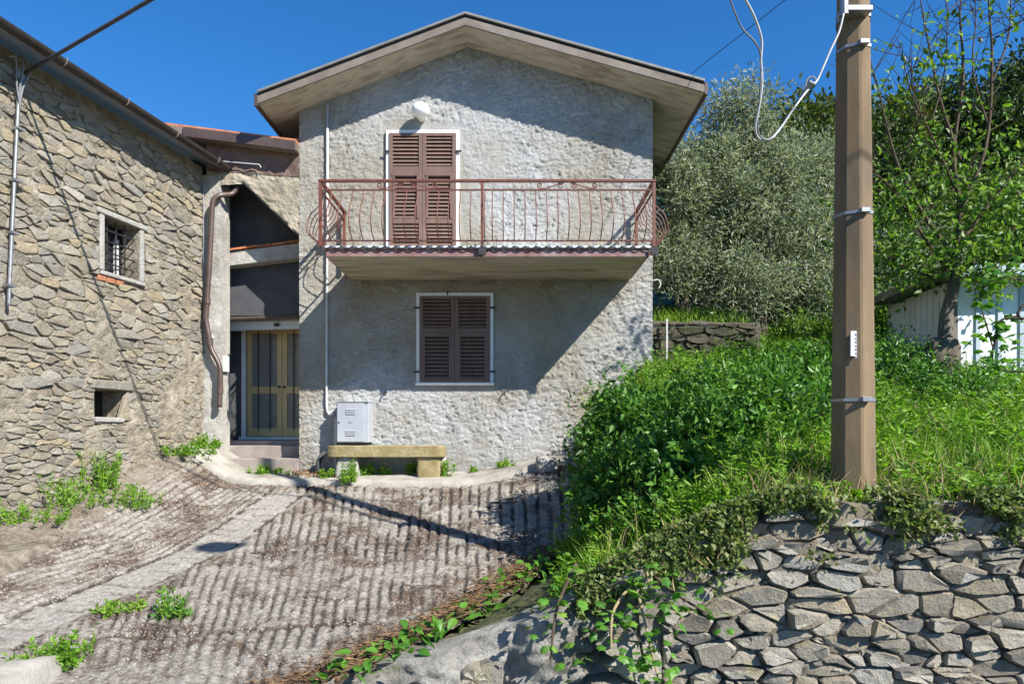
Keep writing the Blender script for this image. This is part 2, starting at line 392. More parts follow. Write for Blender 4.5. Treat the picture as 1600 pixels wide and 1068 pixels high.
M['tree_dark'] = leaf_mat('dark_tree_leaf', [(0.012, 0.026, 0.009), (0.025, 0.052, 0.014), (0.05, 0.085, 0.022), (0.09, 0.125, 0.035)], 0.2, 0.55)
M['tree_mid'] = leaf_mat('mid_green_tree_leaf', [(0.022, 0.04, 0.010), (0.05, 0.08, 0.016), (0.09, 0.12, 0.025), (0.16, 0.16, 0.045)], 0.25, 0.55)


def glass_mat(name, col):
    m, nt, b, out = base_mat(name)
    pos = N(nt, 'ShaderNodeNewGeometry').outputs['Position']
    nt.links.new(ramp(nt, noise(nt, pos, 2.0), [col, tuple(min(1, c * 1.4) for c in col)]), b.inputs['Base Color'])
    b.inputs['Roughness'].default_value = 0.12
    b.inputs['Specular IOR Level'].default_value = 0.6
    return m


M['glass_frost'] = glass_mat('frosted_door_glass', (0.19, 0.18, 0.155))
M['glass_dark'] = glass_mat('dark_window_glass', (0.015, 0.017, 0.02))
M['dark_room'] = surf('dark_interior', [(0.012, 0.012, 0.012), (0.025, 0.024, 0.022)], 3, 0.95, 0)


# ------------------------------------------------------------------ mesh building
def fast_mesh(name, V, Fc):
    me = bpy.data.meshes.new(name)
    V = np.ascontiguousarray(V, dtype=np.float32)
    Fc = np.ascontiguousarray(Fc, dtype=np.int32)
    k = Fc.shape[1]
    me.vertices.add(len(V)); me.vertices.foreach_set('co', V.ravel())
    me.loops.add(Fc.size); me.loops.foreach_set('vertex_index', Fc.ravel())
    me.polygons.add(len(Fc)); me.polygons.foreach_set('loop_start', np.arange(0, Fc.size, k, dtype=np.int32))
    me.update(calc_edges=True)
    return me


def world_inv(p):
    # parts sit at the world origin under their thing, so only a top-level parent has to be undone
    if p.parent is not None:
        return Matrix.Identity(4)
    return Matrix.LocRotScale(p.location, p.rotation_euler, p.scale).inverted()


def link(name, me, mat=None, parent=None, loc=None, rot=None, scale=None, own=False):
    o = bpy.data.objects.new(name, me)
    COL.objects.link(o)
    if mat is not None and me is not None and len(me.materials) == 0:
        me.materials.append(M[mat] if isinstance(mat, str) else mat)
    if loc is not None: o.location = loc
    if rot is not None: o.rotation_euler = rot
    if scale is not None: o.scale = scale if hasattr(scale, '__len__') else (scale,) * 3
    if parent is not None:
        o.parent = parent
        o.matrix_parent_inverse = world_inv(parent)
    return o


def tag(o, label=None, cat=None, group=None, kind=None):
    if label: o['label'] = label
    if cat: o['category'] = cat
    if group: o['group'] = group
    if kind: o['kind'] = kind
    return o


def thing(name, label, cat, loc, group=None):
    o = bpy.data.objects.new(name, None)
    COL.objects.link(o)
    o.location = loc
    o.empty_display_size = 0.2
    return tag(o, label, cat, group)


class MB:
    def __init__(s):
        s.v, s.f = [], []

    def add(s, V, Fc):
        k = len(s.v)
        s.v += [tuple(p) for p in V]
        s.f += [tuple(i + k for i in f) for f in Fc]
        return s

    def box(s, a, b, mtx=None):
        x0, y0, z0 = a; x1, y1, z1 = b
        V = [(x0, y0, z0), (x1, y0, z0), (x1, y1, z0), (x0, y1, z0), (x0, y0, z1), (x1, y0, z1), (x1, y1, z1), (x0, y1, z1)]
        if mtx is not None: V = [mtx @ Vector(p) for p in V]
        return s.add(V, [(0, 3, 2, 1), (4, 5, 6, 7), (0, 1, 5, 4), (1, 2, 6, 5), (2, 3, 7, 6), (3, 0, 4, 7)])

    def prism(s, poly, vec):
        n = len(poly); vec = Vector(vec)
        V = [Vector(p) for p in poly] + [Vector(p) + vec for p in poly]
        return s.add(V, [tuple(range(n)), tuple(reversed(range(n, 2 * n)))] + [(i, n + i, n + (i + 1) % n, (i + 1) % n) for i in range(n)])

    def tube(s, pts, r, n=8, cap=True):
        pts = [Vector(p) for p in pts]
        rr = r if hasattr(r, '__len__') else [r] * len(pts)
        V = []; up = None
        for i, p in enumerate(pts):
            t = (pts[min(i + 1, len(pts) - 1)] - pts[max(i - 1, 0)])
            if t.length < 1e-9: t = Vector((0, 0, 1))
            t.normalize()
            if up is None:
                up = Vector((1, 0, 0)) if abs(t.x) < 0.8 else Vector((0, 1, 0))
            a = (up - t * up.dot(t))
            if a.length < 1e-6: a = t.orthogonal()
            a.normalize(); up = a; b = t.cross(a)
            for k in range(n):
                q = 2 * math.pi * k / n
                V.append(p + (a * math.cos(q) + b * math.sin(q)) * rr[i])
        Fc = []
        for i in range(len(pts) - 1):
            for k in range(n):
                Fc.append((i * n + k, i * n + (k + 1) % n, (i + 1) * n + (k + 1) % n, (i + 1) * n + k))
        if cap:
            Fc.append(tuple(reversed(range(n)))); m = (len(pts) - 1) * n
            Fc.append(tuple(range(m, m + n)))
        return s.add(V, Fc)

    def mesh(s, name, smooth=False, bevel=0.0, seg=1):
        me = bpy.data.meshes.new(name)
        me.from_pydata(s.v, [], s.f)
        bm = bmesh.new(); bm.from_mesh(me)
        bmesh.ops.recalc_face_normals(bm, faces=bm.faces)
        if bevel:
            eds = [e for e in bm.edges if len(e.link_faces) == 2 and e.calc_face_angle(0) > 0.6]
            bmesh.ops.bevel(bm, geom=eds, offset=bevel, segments=seg, affect='EDGES', profile=0.6)
        bm.to_mesh(me); bm.free()
        if smooth:
            me.polygons.foreach_set('use_smooth', [True] * len(me.polygons))
        me.update()
        return me

    def build(s, name, mat, parent=None, smooth=False, bevel=0.0, **kw):
        return link(name, s.mesh(name, smooth, bevel), mat, parent, **kw)


def spline(pts, n=8):
    pts = [Vector(p) for p in pts]
    out = []
    for i in range(len(pts) - 1):
        p0, p1, p2, p3 = pts[max(i - 1, 0)], pts[i], pts[i + 1], pts[min(i + 2, len(pts) - 1)]
        for k in range(n):
            t = k / n
            out.append(0.5 * ((2 * p1) + (p2 - p0) * t + (2 * p0 - 5 * p1 + 4 * p2 - p3) * t * t + (3 * p1 - p0 - 3 * p2 + p3) * t ** 3))
    out.append(pts[-1])
    return out


def grid_mesh(name, P, smooth=True):
    """P: (nu, nv, 3) array of points"""
    nu, nv = P.shape[:2]
    i = np.arange(nu * nv).reshape(nu, nv)
    Fc = np.stack([i[:-1, :-1], i[1:, :-1], i[1:, 1:], i[:-1, 1:]], -1).reshape(-1, 4)
    me = fast_mesh(name, P.reshape(-1, 3), Fc)
    if smooth:
        me.polygons.foreach_set('use_smooth', np.ones(len(Fc), dtype=bool))
    return me


def set_attr(me, name, vals):
    a = me.attributes.new(name, 'FLOAT', 'POINT')
    a.data.foreach_set('value', np.ascontiguousarray(vals, dtype=np.float32).ravel())


def rough_block(name, a, b, mat, parent=None, cuts=6, amp=0.02, freq=5.0, seed=0, taper=None, rnd=0.25):
    """A stone block: subdivided, corner-rounded and roughened box."""
    bm = bmesh.new()
    bmesh.ops.create_cube(bm, size=1.0)
    bmesh.ops.subdivide_edges(bm, edges=bm.edges, cuts=cuts, use_grid_fill=True)
    a, b = np.array(a, float), np.array(b, float)
    co = np.array([v.co for v in bm.verts])
    ln = np.linalg.norm(co, axis=1, keepdims=True)
    mx = np.abs(co).max(1, keepdims=True)
    rnded = co * (1 - rnd * (ln / mx - 1) * 0.45)
    w = (a + b) / 2 + rnded * (b - a)
    if taper:
        t = (w[:, 2] - a[2]) / (b[2] - a[2])
        w[:, :2] = (a + b)[:2] / 2 + (w[:, :2] - (a + b)[:2] / 2) * (1 + taper * (t[:, None] - 0.5))
    nrm = rnded / np.linalg.norm(rnded, axis=1, keepdims=True)
    n = fbm(w[:, 0] * freq, w[:, 1] * freq, w[:, 2] * freq, 3, seed) - 0.5
    w += nrm * (n * 2 * amp)[:, None]
    for v, p in zip(bm.verts, w): v.co = p
    me = bpy.data.meshes.new(name)
    bm.to_mesh(me); bm.free()
    me.polygons.foreach_set('use_smooth', [True] * len(me.polygons))
    return link(name, me, mat, parent)


def leaf_arrays(P, D, L, W, seed=0, fold=0.25):
    """diamond leaves at P along D; returns V, F (triangles)"""
    r = np.random.default_rng(seed)
    n = len(P)
    D = D / (np.linalg.norm(D, axis=1, keepdims=True) + 1e-9)
    R = r.normal(size=(n, 3)); R[:, 2] += 0.6
    S = np.cross(D, R); S /= (np.linalg.norm(S, axis=1, keepdims=True) + 1e-9)
    U = np.cross(S, D)
    L = np.broadcast_to(np.asarray(L, float), (n,))[:, None]
    W = np.broadcast_to(np.asarray(W, float), (n,))[:, None]
    mid = P + D * L * 0.45
    v0 = P; v1 = mid + S * W * 0.5 + U * W * fold; v2 = P + D * L - U * L * 0.12; v3 = mid - S * W * 0.5 + U * W * fold
    V = np.stack([v0, v1, v2, v3], 1).reshape(-1, 3)
    b = np.arange(n)[:, None] * 4
    Fc = np.concatenate([b + np.array([[0, 1, 2]]), b + np.array([[0, 2, 3]])], 1).reshape(-1, 3)
    return V, Fc


def leaves(name, P, D, L, W, mat, parent=None, seed=0, fold=0.25):
    V, Fc = leaf_arrays(np.asarray(P), np.asarray(D), L, W, seed, fold)
    return link(name, fast_mesh(name, V, Fc), mat, parent)


def blades(name, P, H, W, lean, mat, parent=None, seed=0):
    """grass blades: two-segment bent strips"""
    r = np.random.default_rng(seed)
    n = len(P)
    a = r.uniform(0, 2 * math.pi, n)
    T = np.stack([np.cos(a), np.sin(a), 0 * a], 1)
    b = r.uniform(0, 2 * math.pi, n)
    B = np.stack([np.cos(b), np.sin(b), 0 * b], 1) * (lean * r.uniform(0.3, 1.3, n))[:, None]
    H = np.broadcast_to(H, (n,))[:, None]; W = np.broadcast_to(W, (n,))[:, None]
    up = np.array([[0, 0, 1.0]])
    v0 = P - T * W * 0.5; v1 = P + T * W * 0.5
    m = P + up * H * 0.55 + B * H * 0.3
    v2 = m + T * W * 0.4; v3 = m - T * W * 0.4
    v4 = P + up * H * 0.92 + B * H
    V = np.stack([v0, v1, v2, v3, v4], 1).reshape(-1, 3)
    k = np.arange(n)[:, None] * 5
    Fc = np.concatenate([k + np.array([[0, 1, 2]]), k + np.array([[0, 2, 3]]), k + np.array([[3, 2, 4]])], 1).reshape(-1, 3)
    return link(name, fast_mesh(name, V, Fc), mat, parent)


# ------------------------------------------------------------------ terrain functions
YF = 11.95                                   # facade plane
_ry = np.array([-4, 0, 3, 4.22, 6, 8, 9.5, 11, 12, 14.0]); _rz = np.array([-1.05, -.95, -.45, -.22, -.08, .13, .37, .65, .77, .90])
_yd = np.linspace(-4, 14, 400); _zd = np.interp(_yd, _ry, _rz)
_k = np.exp(-(np.arange(-20, 21) / 10.0) ** 2); _k /= _k.sum()
_zd = np.convolve(np.pad(_zd, 20, mode='edge'), _k, mode='valid')


def ramp_edge(y):
    return np.interp(y, [-3, 1.7, 4.7, 6.22, 8.35, 11.95, 30], [-3.7, -2.2, -1.25, -.24, .80, 1.3, 1.3])


def ramp_z(x, y):
    x = np.asarray(x, float); y = np.asarray(y, float)
    z = np.interp(y, _yd, _zd)
    z = z + 0.34 * ss(-4.3, -6.0, x) * ss(5.0, 8.3, y) + 0.22 * ss(-4.6, -5.5, x) * ss(9.0, 11.6, y)
    z = z + 0.38 * ss(-1.0, 1.5, x) * ss(8.0, 11.4, y)
    return z


def on_ramp(px, py):
    """the depth at which the sight line through a pixel meets the ramp"""
    d = np.linspace(3, 12, 1800)
    f = EYE + (HY - py) / F * d - ramp_z((px - CX) / F * d, d)
    return float(d[np.argmax(f < 0)])


def hill_z(x, y):
    x = np.asarray(x, float); y = np.asarray(y, float)
    z = 1.0 + 0.25 * (np.minimum(y, 17) - 5.2) + 0.36 * np.clip(y - 17, 0, 45) + 0.1 * np.clip(y - 62, 0, 80)
    cut = ss(2.0, 2.6, x) * ss(5.6, 4.8, x)
    z = z + cut * (-.45 * ss(11.5, 13.2, y) * ss(14.25, 14.05, y) + .55 * ss(14.05, 14.25, y) * ss(20, 15, y))
    z = z + 0.05 * np.clip(x - 8, 0, 40) + (fbm(x * 0.5, y * 0.5, 0, 3, 3) - 0.5) * 0.35 * ss(7, 9, y)
    xe = ramp_edge(y)
    w = ss(0.0, 1.0, (x - xe - 0.02) / (3.2 - 2.0 * ss(5.5, 9, y)))
    return ramp_z(x, y) * (1 - w) + z * w


WALL = np.array([(-3.7, -3.0), (-2.2, 1.7), (-1.25, 4.7), (-0.75, 5.08), (0.2, 5.22), (1.2, 5.22), (2.6, 5.12), (8.0, 5.0), (14.0, 4.9)])
def wall_y(x):
    return np.interp(x, WALL[:, 0], WALL[:, 1])


# ------------------------------------------------------------------ ground structure
def build_ground():
    mb = MB(); mb.add([(-900, -900, -1.0), (900, -900, -1.0), (900, 900, -1.0), (-900, 900, -1.0)], [(0, 1, 2, 3)])
    tag(mb.build('ground', 'earth'), 'flat grassy ground under the whole place', kind='structure')
    mb = MB(); mb.add([(-60, -8, -0.99), (60, -8, -0.99), (60, 4.0, -0.99), (-60, 4.0, -0.99)], [(0, 1, 2, 3)])
    tag(mb.build('road', 'asphalt'), 'asphalt road below the retaining wall', kind='structure')

    # driveway: grooved concrete ramp
    xs = np.arange(-7.2, 1.7, 0.0165)
    ys = np.concatenate([np.arange(-2.0, 3.6, 0.12), np.arange(3.6, 12.6, 0.045)])
    X, Y = np.meshgrid(xs, ys, indexing='ij')
    X = np.minimum(X, ramp_edge(Y) + 0.05)
    Z = ramp_z(X, Y)
    # smooth gutter strip running down the left part
    sp_ = [(440, 772), (385, 812), (325, 852), (250, 885), (170, 918), (90, 950), (0, 990), (-80, 1030)]
    sd = [on_ramp(*q) for q in sp_]; sxx = [(q[0] - CX) / F * d_ for q, d_ in zip(sp_, sd)]
    sx = np.interp(Y, sd[::-1], sxx[::-1])
    # grooves: along the strip at its left, fanning out to its right, a second pour near the road
    joint = 5.75 + .16 * (X + 2) + .10 * (fbm(X * 1.4, 0 * X, 0, 2, 17) - .5)
    near = Y < joint
    wv = .05 * (fbm(X * .7, Y * .7, 0, 2, 11) - 0.5)
    UL = X - sx
    UR = (X - .25 * ss(-.5, 1, X)) * 10.0 / (Y + 2.2)
    UN = (X * .93 + .06) * 8.0 / (Y + 1.7) + .12 * (fbm(X * .8, Y * .8, 0, 2, 14) - .5)
    U = np.where(X < sx, UL, np.where(near, UN, UR)) + wv
    per = 0.118
    ph = (U / per) % 1.0
    cell = np.floor(U / per)
    wob = fbm(X * 4, Y * 4, 0, 3, 5)
    g = ss(.20, .10, np.abs(ph - .5 + .16 * (wob - .5)))
    broken = ss(0.40, 0.52, fbm(X * 2.0 + cell * 3.7, Y * 2.6, 0, 3, 21) + .10)
    dist = np.abs(X - sx)
    strip = ss(0.42, 0.24, dist + 0.25 * (wob - 0.5)) * ss(11.2, 10.4, Y)
    cross = ss(.12, .05, np.abs((Y * 4.3 + X * .9 + .5 * wob) % 1.0 - 0.5)) * strip * ss(.45, .55, fbm(X * 3, Y * 3, 0, 2, 19) + .06)
    crack = ss(.035, .012, np.abs(Y - joint)) * (X > sx) + ss(.05, .02, np.abs(dist - .30 + .1 * (wob - .5))) * ss(.4, .55, wob + .05)
    left_soil = ss(-5.05, -5.6, X + 0.7 * (wob - 0.5)) * ss(3.0, 5.5, Y)
    fade_near = ss(4.0, 5.6, Y)
    worn = ss(.60, .48, fbm(X * .75 + 9, Y * .75, 0, 3, 23))
    amp = (.55 + .45 * worn) * g * broken * (1 - strip) * (1 - left_soil) * (0.35 + 0.65 * fade_near)
    groove = np.clip(amp + 0.8 * cross + .9 * crack, 0, 1)
    Z = Z - 0.030 * amp - 0.014 * cross - .02 * crack - 0.03 * strip
    Z = Z + 0.030 * (fbm(X * 5, Y * 5, 0, 3, 31) - 0.5) + 0.020 * (vnoise(X * 26, Y * 16, 0, 37) - 0.5)
    Z = Z + 0.06 * (fbm(X * 0.9, Y * 0.9, 0, 2, 41) - 0.5)
    right_lit = ss(0.75, 0.1, ramp_edge(Y) - X + 0.5 * (wob - 0.5)) * ss(3, 4.4, Y) * ss(9.0, 7.0, Y)
    me = grid_mesh('driveway', np.stack([X, Y, Z], -1))
    set_attr(me, 'groove', groove); set_attr(me, 'clean', strip); set_attr(me, 'soil', np.clip(left_soil * 0.8 + right_lit * 0.8, 0, 1))
    tag(link('driveway', me, 'drive'), 'grooved mossy concrete ramp rising to the house', kind='structure')

    # hillside
    xs = np.concatenate([np.arange(-3.4, 9, 0.12), np.arange(9, 20, 0.5), np.arange(20, 90, 4.0)])
    tv = np.concatenate([np.linspace(0, 10, 110), np.linspace(10.4, 25, 40), np.linspace(27, 120, 40)])
    X = np.repeat(xs[:, None], len(tv), 1)
    Y = wall_y(xs)[:, None] + 0.12 + tv[None, :]
    Z = hill_z(X, Y)
    Z += np.where(X > ramp_edge(Y) + 0.15, 0.05 * (fbm(X * 3, Y * 3, 0, 3, 51) - 0.5), -0.12)
    me = grid_mesh('hillside', np.stack([X, Y, Z], -1))
    bare = np.maximum(ss(.55, .15, Y - wall_y(X) + .3 * (fbm(X * 2, Y * 2, 0, 3, 55) - .5)), ss(.5, .2, np.hypot(X - 2.84, Y - 5.6))) * ss(-.2, .6, X)
    set_attr(me, 'bare', bare)
    tag(link('hillside', me, 'hill'), 'grassy hillside rising behind the retaining wall', kind='structure')

    # concrete apron along the house
    fx = np.array([-5.75, -4.6, -3.2, -2.0, -0.8, 0.2, 0.8, 1.25])
    fy = np.array([11.25, 11.22, 11.18, 11.1, 11.08, 11.2, 11.38, 11.65])
    xs = np.arange(-5.75, 1.26, 0.05)
    yf = np.interp(xs, fx, fy) + 0.03 * (fbm(xs * 3, 0 * xs, 0, 3, 8) - 0.5)
    rows = []
    for k, (t, dz) in enumerate([(-0.005, -0.10), (-0.0, 0.03), (0.04, 0.075), (0.15, 0.085), (0.35, 0.085), (0.6, 0.085), (1.0, 0.09)]):
        y = yf + t * (12.3 - yf)
        z = ramp_z(xs, y) + dz + 0.02 * (fbm(xs * 5, y * 5, 0, 3, 9) - 0.5)
        rows.append(np.stack([xs, y, z], -1))
    P = np.stack(rows, 1)
    tag(link('pavement', grid_mesh('pavement', P), 'concrete'), 'worn concrete strip along the foot of the house', kind='structure')


build_ground()


# ------------------------------------------------------------------ rubble stones
def clip_poly(poly, nx, ny, c):
    """keep points with nx*x + ny*y <= c"""
    out = []
    n = len(poly)
    for i in range(n):
        p, q = poly[i], poly[(i + 1) % n]
        dp, dq = nx * p[0] + ny * p[1] - c, nx * q[0] + ny * q[1] - c
        if dp <= 0: out.append(p)
        if (dp < 0 < dq) or (dq < 0 < dp):
            t = dp / (dp - dq)
            out.append((p[0] + t * (q[0] - p[0]), p[1] + t * (q[1] - p[1])))
    return out


def rubble_cells(u0, u1, v0, v1, hrange, wrange, holes, seed, tilt=0.0, wk=.75):
    r = random.Random(seed)
    seeds = []
    v = v0
    while v < v1:
        h = r.uniform(*hrange) * (1.5 if r.random() < 0.12 else 1)
        u = u0 - r.uniform(0, wrange[1])
        while u < u1:
            w = r.uniform(*wrange) * (1.6 if r.random() < 0.15 else 1) * (h / hrange[1]) ** 0.4
            su = u + w / 2; sv = v + h / 2 + r.uniform(-0.45, 0.45) * h + tilt * (su - u0)
            if not any(a <= su <= b and c <= sv <= d for a, b, c, d in holes):
                if r.random() < .16:            # two thin stones instead of one
                    seeds.append((su + r.uniform(-.05, .05), sv - h * .22)); seeds.append((su + r.uniform(-.05, .05), sv + h * .24))
                elif r.random() > .06:
                    seeds.append((su, sv))
            u += w
        v += h
    S = np.array(seeds)
    A = 2.2                                    # stones lie flat
    Q = S * np.array([1, A])
    hm = (hrange[0] + hrange[1]) / 2 * A
    Wt = np.array([(r.random() ** 2.2) * (hm * wk) ** 2 for _ in range(len(S))])
    cells = []
    for i in range(len(S)):
        d2 = ((Q - Q[i]) ** 2).sum(1)
        nb = np.argsort(d2)[1:30]
        poly = [(S[i, 0] - .8, (S[i, 1] - .6) * A), (S[i, 0] + .8, (S[i, 1] - .6) * A), (S[i, 0] + .8, (S[i, 1] + .6) * A), (S[i, 0] - .8, (S[i, 1] + .6) * A)]
        for j in nb:
            n = Q[j] - Q[i]; m = (Q[j] + Q[i]) / 2
            poly = clip_poly(poly, n[0], n[1], n[0] * m[0] + n[1] * m[1] + (Wt[i] - Wt[j]) / 2)
            if len(poly) < 3: break
        if len(poly) < 3: continue
        poly = [(p[0], p[1] / A) for p in poly]
        for (a, b, c, d) in holes:             # trim against the side of each opening the seed lies beyond
            g = 0.012
            opts = [(a - S[i, 0], (1, 0, a - g)), (S[i, 0] - b, (-1, 0, -(b + g))), (c - S[i, 1], (0, 1, c - g)), (S[i, 1] - d, (0, -1, -(d + g)))]
            o = max(opts, key=lambda t: t[0])[1]
            poly = clip_poly(poly, *o)
            if len(poly) < 3: break
        for o in ((-1, 0, -u0), (1, 0, u1), (0, -1, -v0), (0, 1, v1)):
            if len(poly) >= 3: poly = clip_poly(poly, *o)
        if len(poly) >= 3:
            cells.append(poly)
    return cells


def stone_geo(poly, proud, gap, to3d, r):
    # corner cutting + shrink
    n = len(poly); out = []
    per = [math.dist(poly[i], poly[(i + 1) % n]) for i in range(n)]
    for i in range(n):
        p, q, s = poly[i - 1], poly[i], poly[(i + 1) % n]
        k = r.uniform(0.06, 0.26)
        if per[i - 1] + per[i] > 0.16 and len(out) < 11:
            out.append((q[0] + (p[0] - q[0]) * k, q[1] + (p[1] - q[1]) * k))
            out.append((q[0] + (s[0] - q[0]) * k, q[1] + (s[1] - q[1]) * k))
        else:
            out.append(q)
    if len(out) < 10:
        o2 = []
        for i, p in enumerate(out):
            q = out[(i + 1) % len(out)]; o2.append(p); e = math.dist(p, q)
            if e > .11 and len(o2) + len(out) - i < 12:
                k = r.uniform(.35, .65); j = r.uniform(-.16, .03) * min(e, .3)
                nx_, ny_ = (q[1] - p[1]) / e, -(q[0] - p[0]) / e
                o2.append((p[0] + (q[0] - p[0]) * k + nx_ * j, p[1] + (q[1] - p[1]) * k + ny_ * j))
        out = o2
    cx = sum(p[0] for p in out) / len(out); cy = sum(p[1] for p in out) / len(out)
    rad = sum(math.dist(p, (cx, cy)) for p in out) / len(out)
    if rad < gap * 1.6: return None
    V, Fc = [], []
    n = len(out)
    tx, ty = r.uniform(-0.45, 0.45), r.uniform(-0.5, 0.3)
    def ring(sc, w, jit):
        for p in out:
            d = max(1e-4, math.dist(p, (cx, cy)))
            f = sc * max(0.2, 1 - gap / d) + r.uniform(-jit, jit)
            u, v = cx + (p[0] - cx) * f, cy + (p[1] - cy) * f
            V.append(to3d(u, v, w * (1 + r.uniform(-jit, jit)) + (tx * (u - cx) + ty * (v - cy)) * (0.4 if w > 0 else 0)))
    ring(1.02, -0.05, 0.0); ring(0.985, proud * 0.72, 0.05); ring(0.86, proud, 0.10)
    V.append(to3d(cx + r.uniform(-.1, .1) * rad, cy + r.uniform(-.1, .1) * rad, proud * r.uniform(0.75, 1.2)))
    for k in range(2):
        for i in range(n):
            j = (i + 1) % n
            Fc.append((k * n + i, k * n + j, (k + 1) * n + j, (k + 1) * n + i))
    for i in range(n):
        Fc.append((2 * n + i, 2 * n + (i + 1) % n, 3 * n))
    return V, Fc, rad


def soften(o, deg=30):
    o.data.set_sharp_from_angle(angle=math.radians(deg))
    return o


def lay_stones(cells, to3d, mat, parent, proud, gap, seed, limit=300, name='stone', small='small_stones', weight=None):
    r = random.Random(seed)
    gs = []
    for c in cells:
        g = stone_geo(c, r.uniform(*proud), r.uniform(*gap), to3d, r)
        if g:
            ctr = Vector(g[0][-1])
            d = ctr.y if ctr.y > 1 else 1
            vis = abs(ctr.x / d) < 0.80
            gs.append(((g[2] / d) * (1 if vis else 0.01), g))
    gs.sort(key=lambda t: -t[0])
    for k, (_, g) in enumerate(gs[:limit]):
        mb = MB(); mb.add(g[0], g[1])
        soften(mb.build(name, mat, parent, smooth=True))
    if len(gs) > limit:
        mb = MB()
        for _, g in gs[limit:]: mb.add(g[0], g[1])
        tag(soften(mb.build(small, mat, parent, smooth=True)), kind='stuff')


def holed_wall(u0, u1, v0, v1, holes, to3d, depth, extra=()):
    """flat wall with rectangular openings and their reveals"""
    us = sorted({u0, u1, *[h[0] for h in holes], *[h[1] for h in holes]})
    vs = sorted({v0, v1, *[h[2] for h in holes], *[h[3] for h in holes]})
    mb = MB()
    for i in range(len(us) - 1):
        for j in range(len(vs) - 1):
            cu, cv = (us[i] + us[i + 1]) / 2, (vs[j] + vs[j + 1]) / 2
            if any(a < cu < b and c < cv < d for a, b, c, d in holes): continue
            mb.add([to3d(us[i], vs[j], 0), to3d(us[i + 1], vs[j], 0), to3d(us[i + 1], vs[j + 1], 0), to3d(us[i], vs[j + 1], 0)], [(0, 1, 2, 3)])
    for a, b, c, d in holes:
        q = [(a, c), (b, c), (b, d), (a, d)]
        for i in range(4):
            p, s = q[i], q[(i + 1) % 4]
            mb.add([to3d(*p, 0), to3d(*s, 0), to3d(*s, -depth), to3d(*p, -depth)], [(0, 1, 2, 3)])
    return mb


# ------------------------------------------------------------------ old stone building (left)
WD = Vector((-0.18, -0.984, 0)).normalized()           # along the wall, towards the camera
WN = Vector((0.984, -0.18, 0)).normalized()            # out of the wall
WC = Vector((-5.5, 11.95, 0))                          # far corner


def sw(s, z, w):
    return WC + WD * s + WN * w + Vector((0, 0, z))


def sw_px(px, py):
    """(s, z) on the stone wall seen at a pixel"""
    k = (px - CX) / F
    s = (k * WC.y - WC.x) / (WD.x - k * WD.y)
    p = WC + WD * s
    return s, EYE + (HY - py) / F * p.y


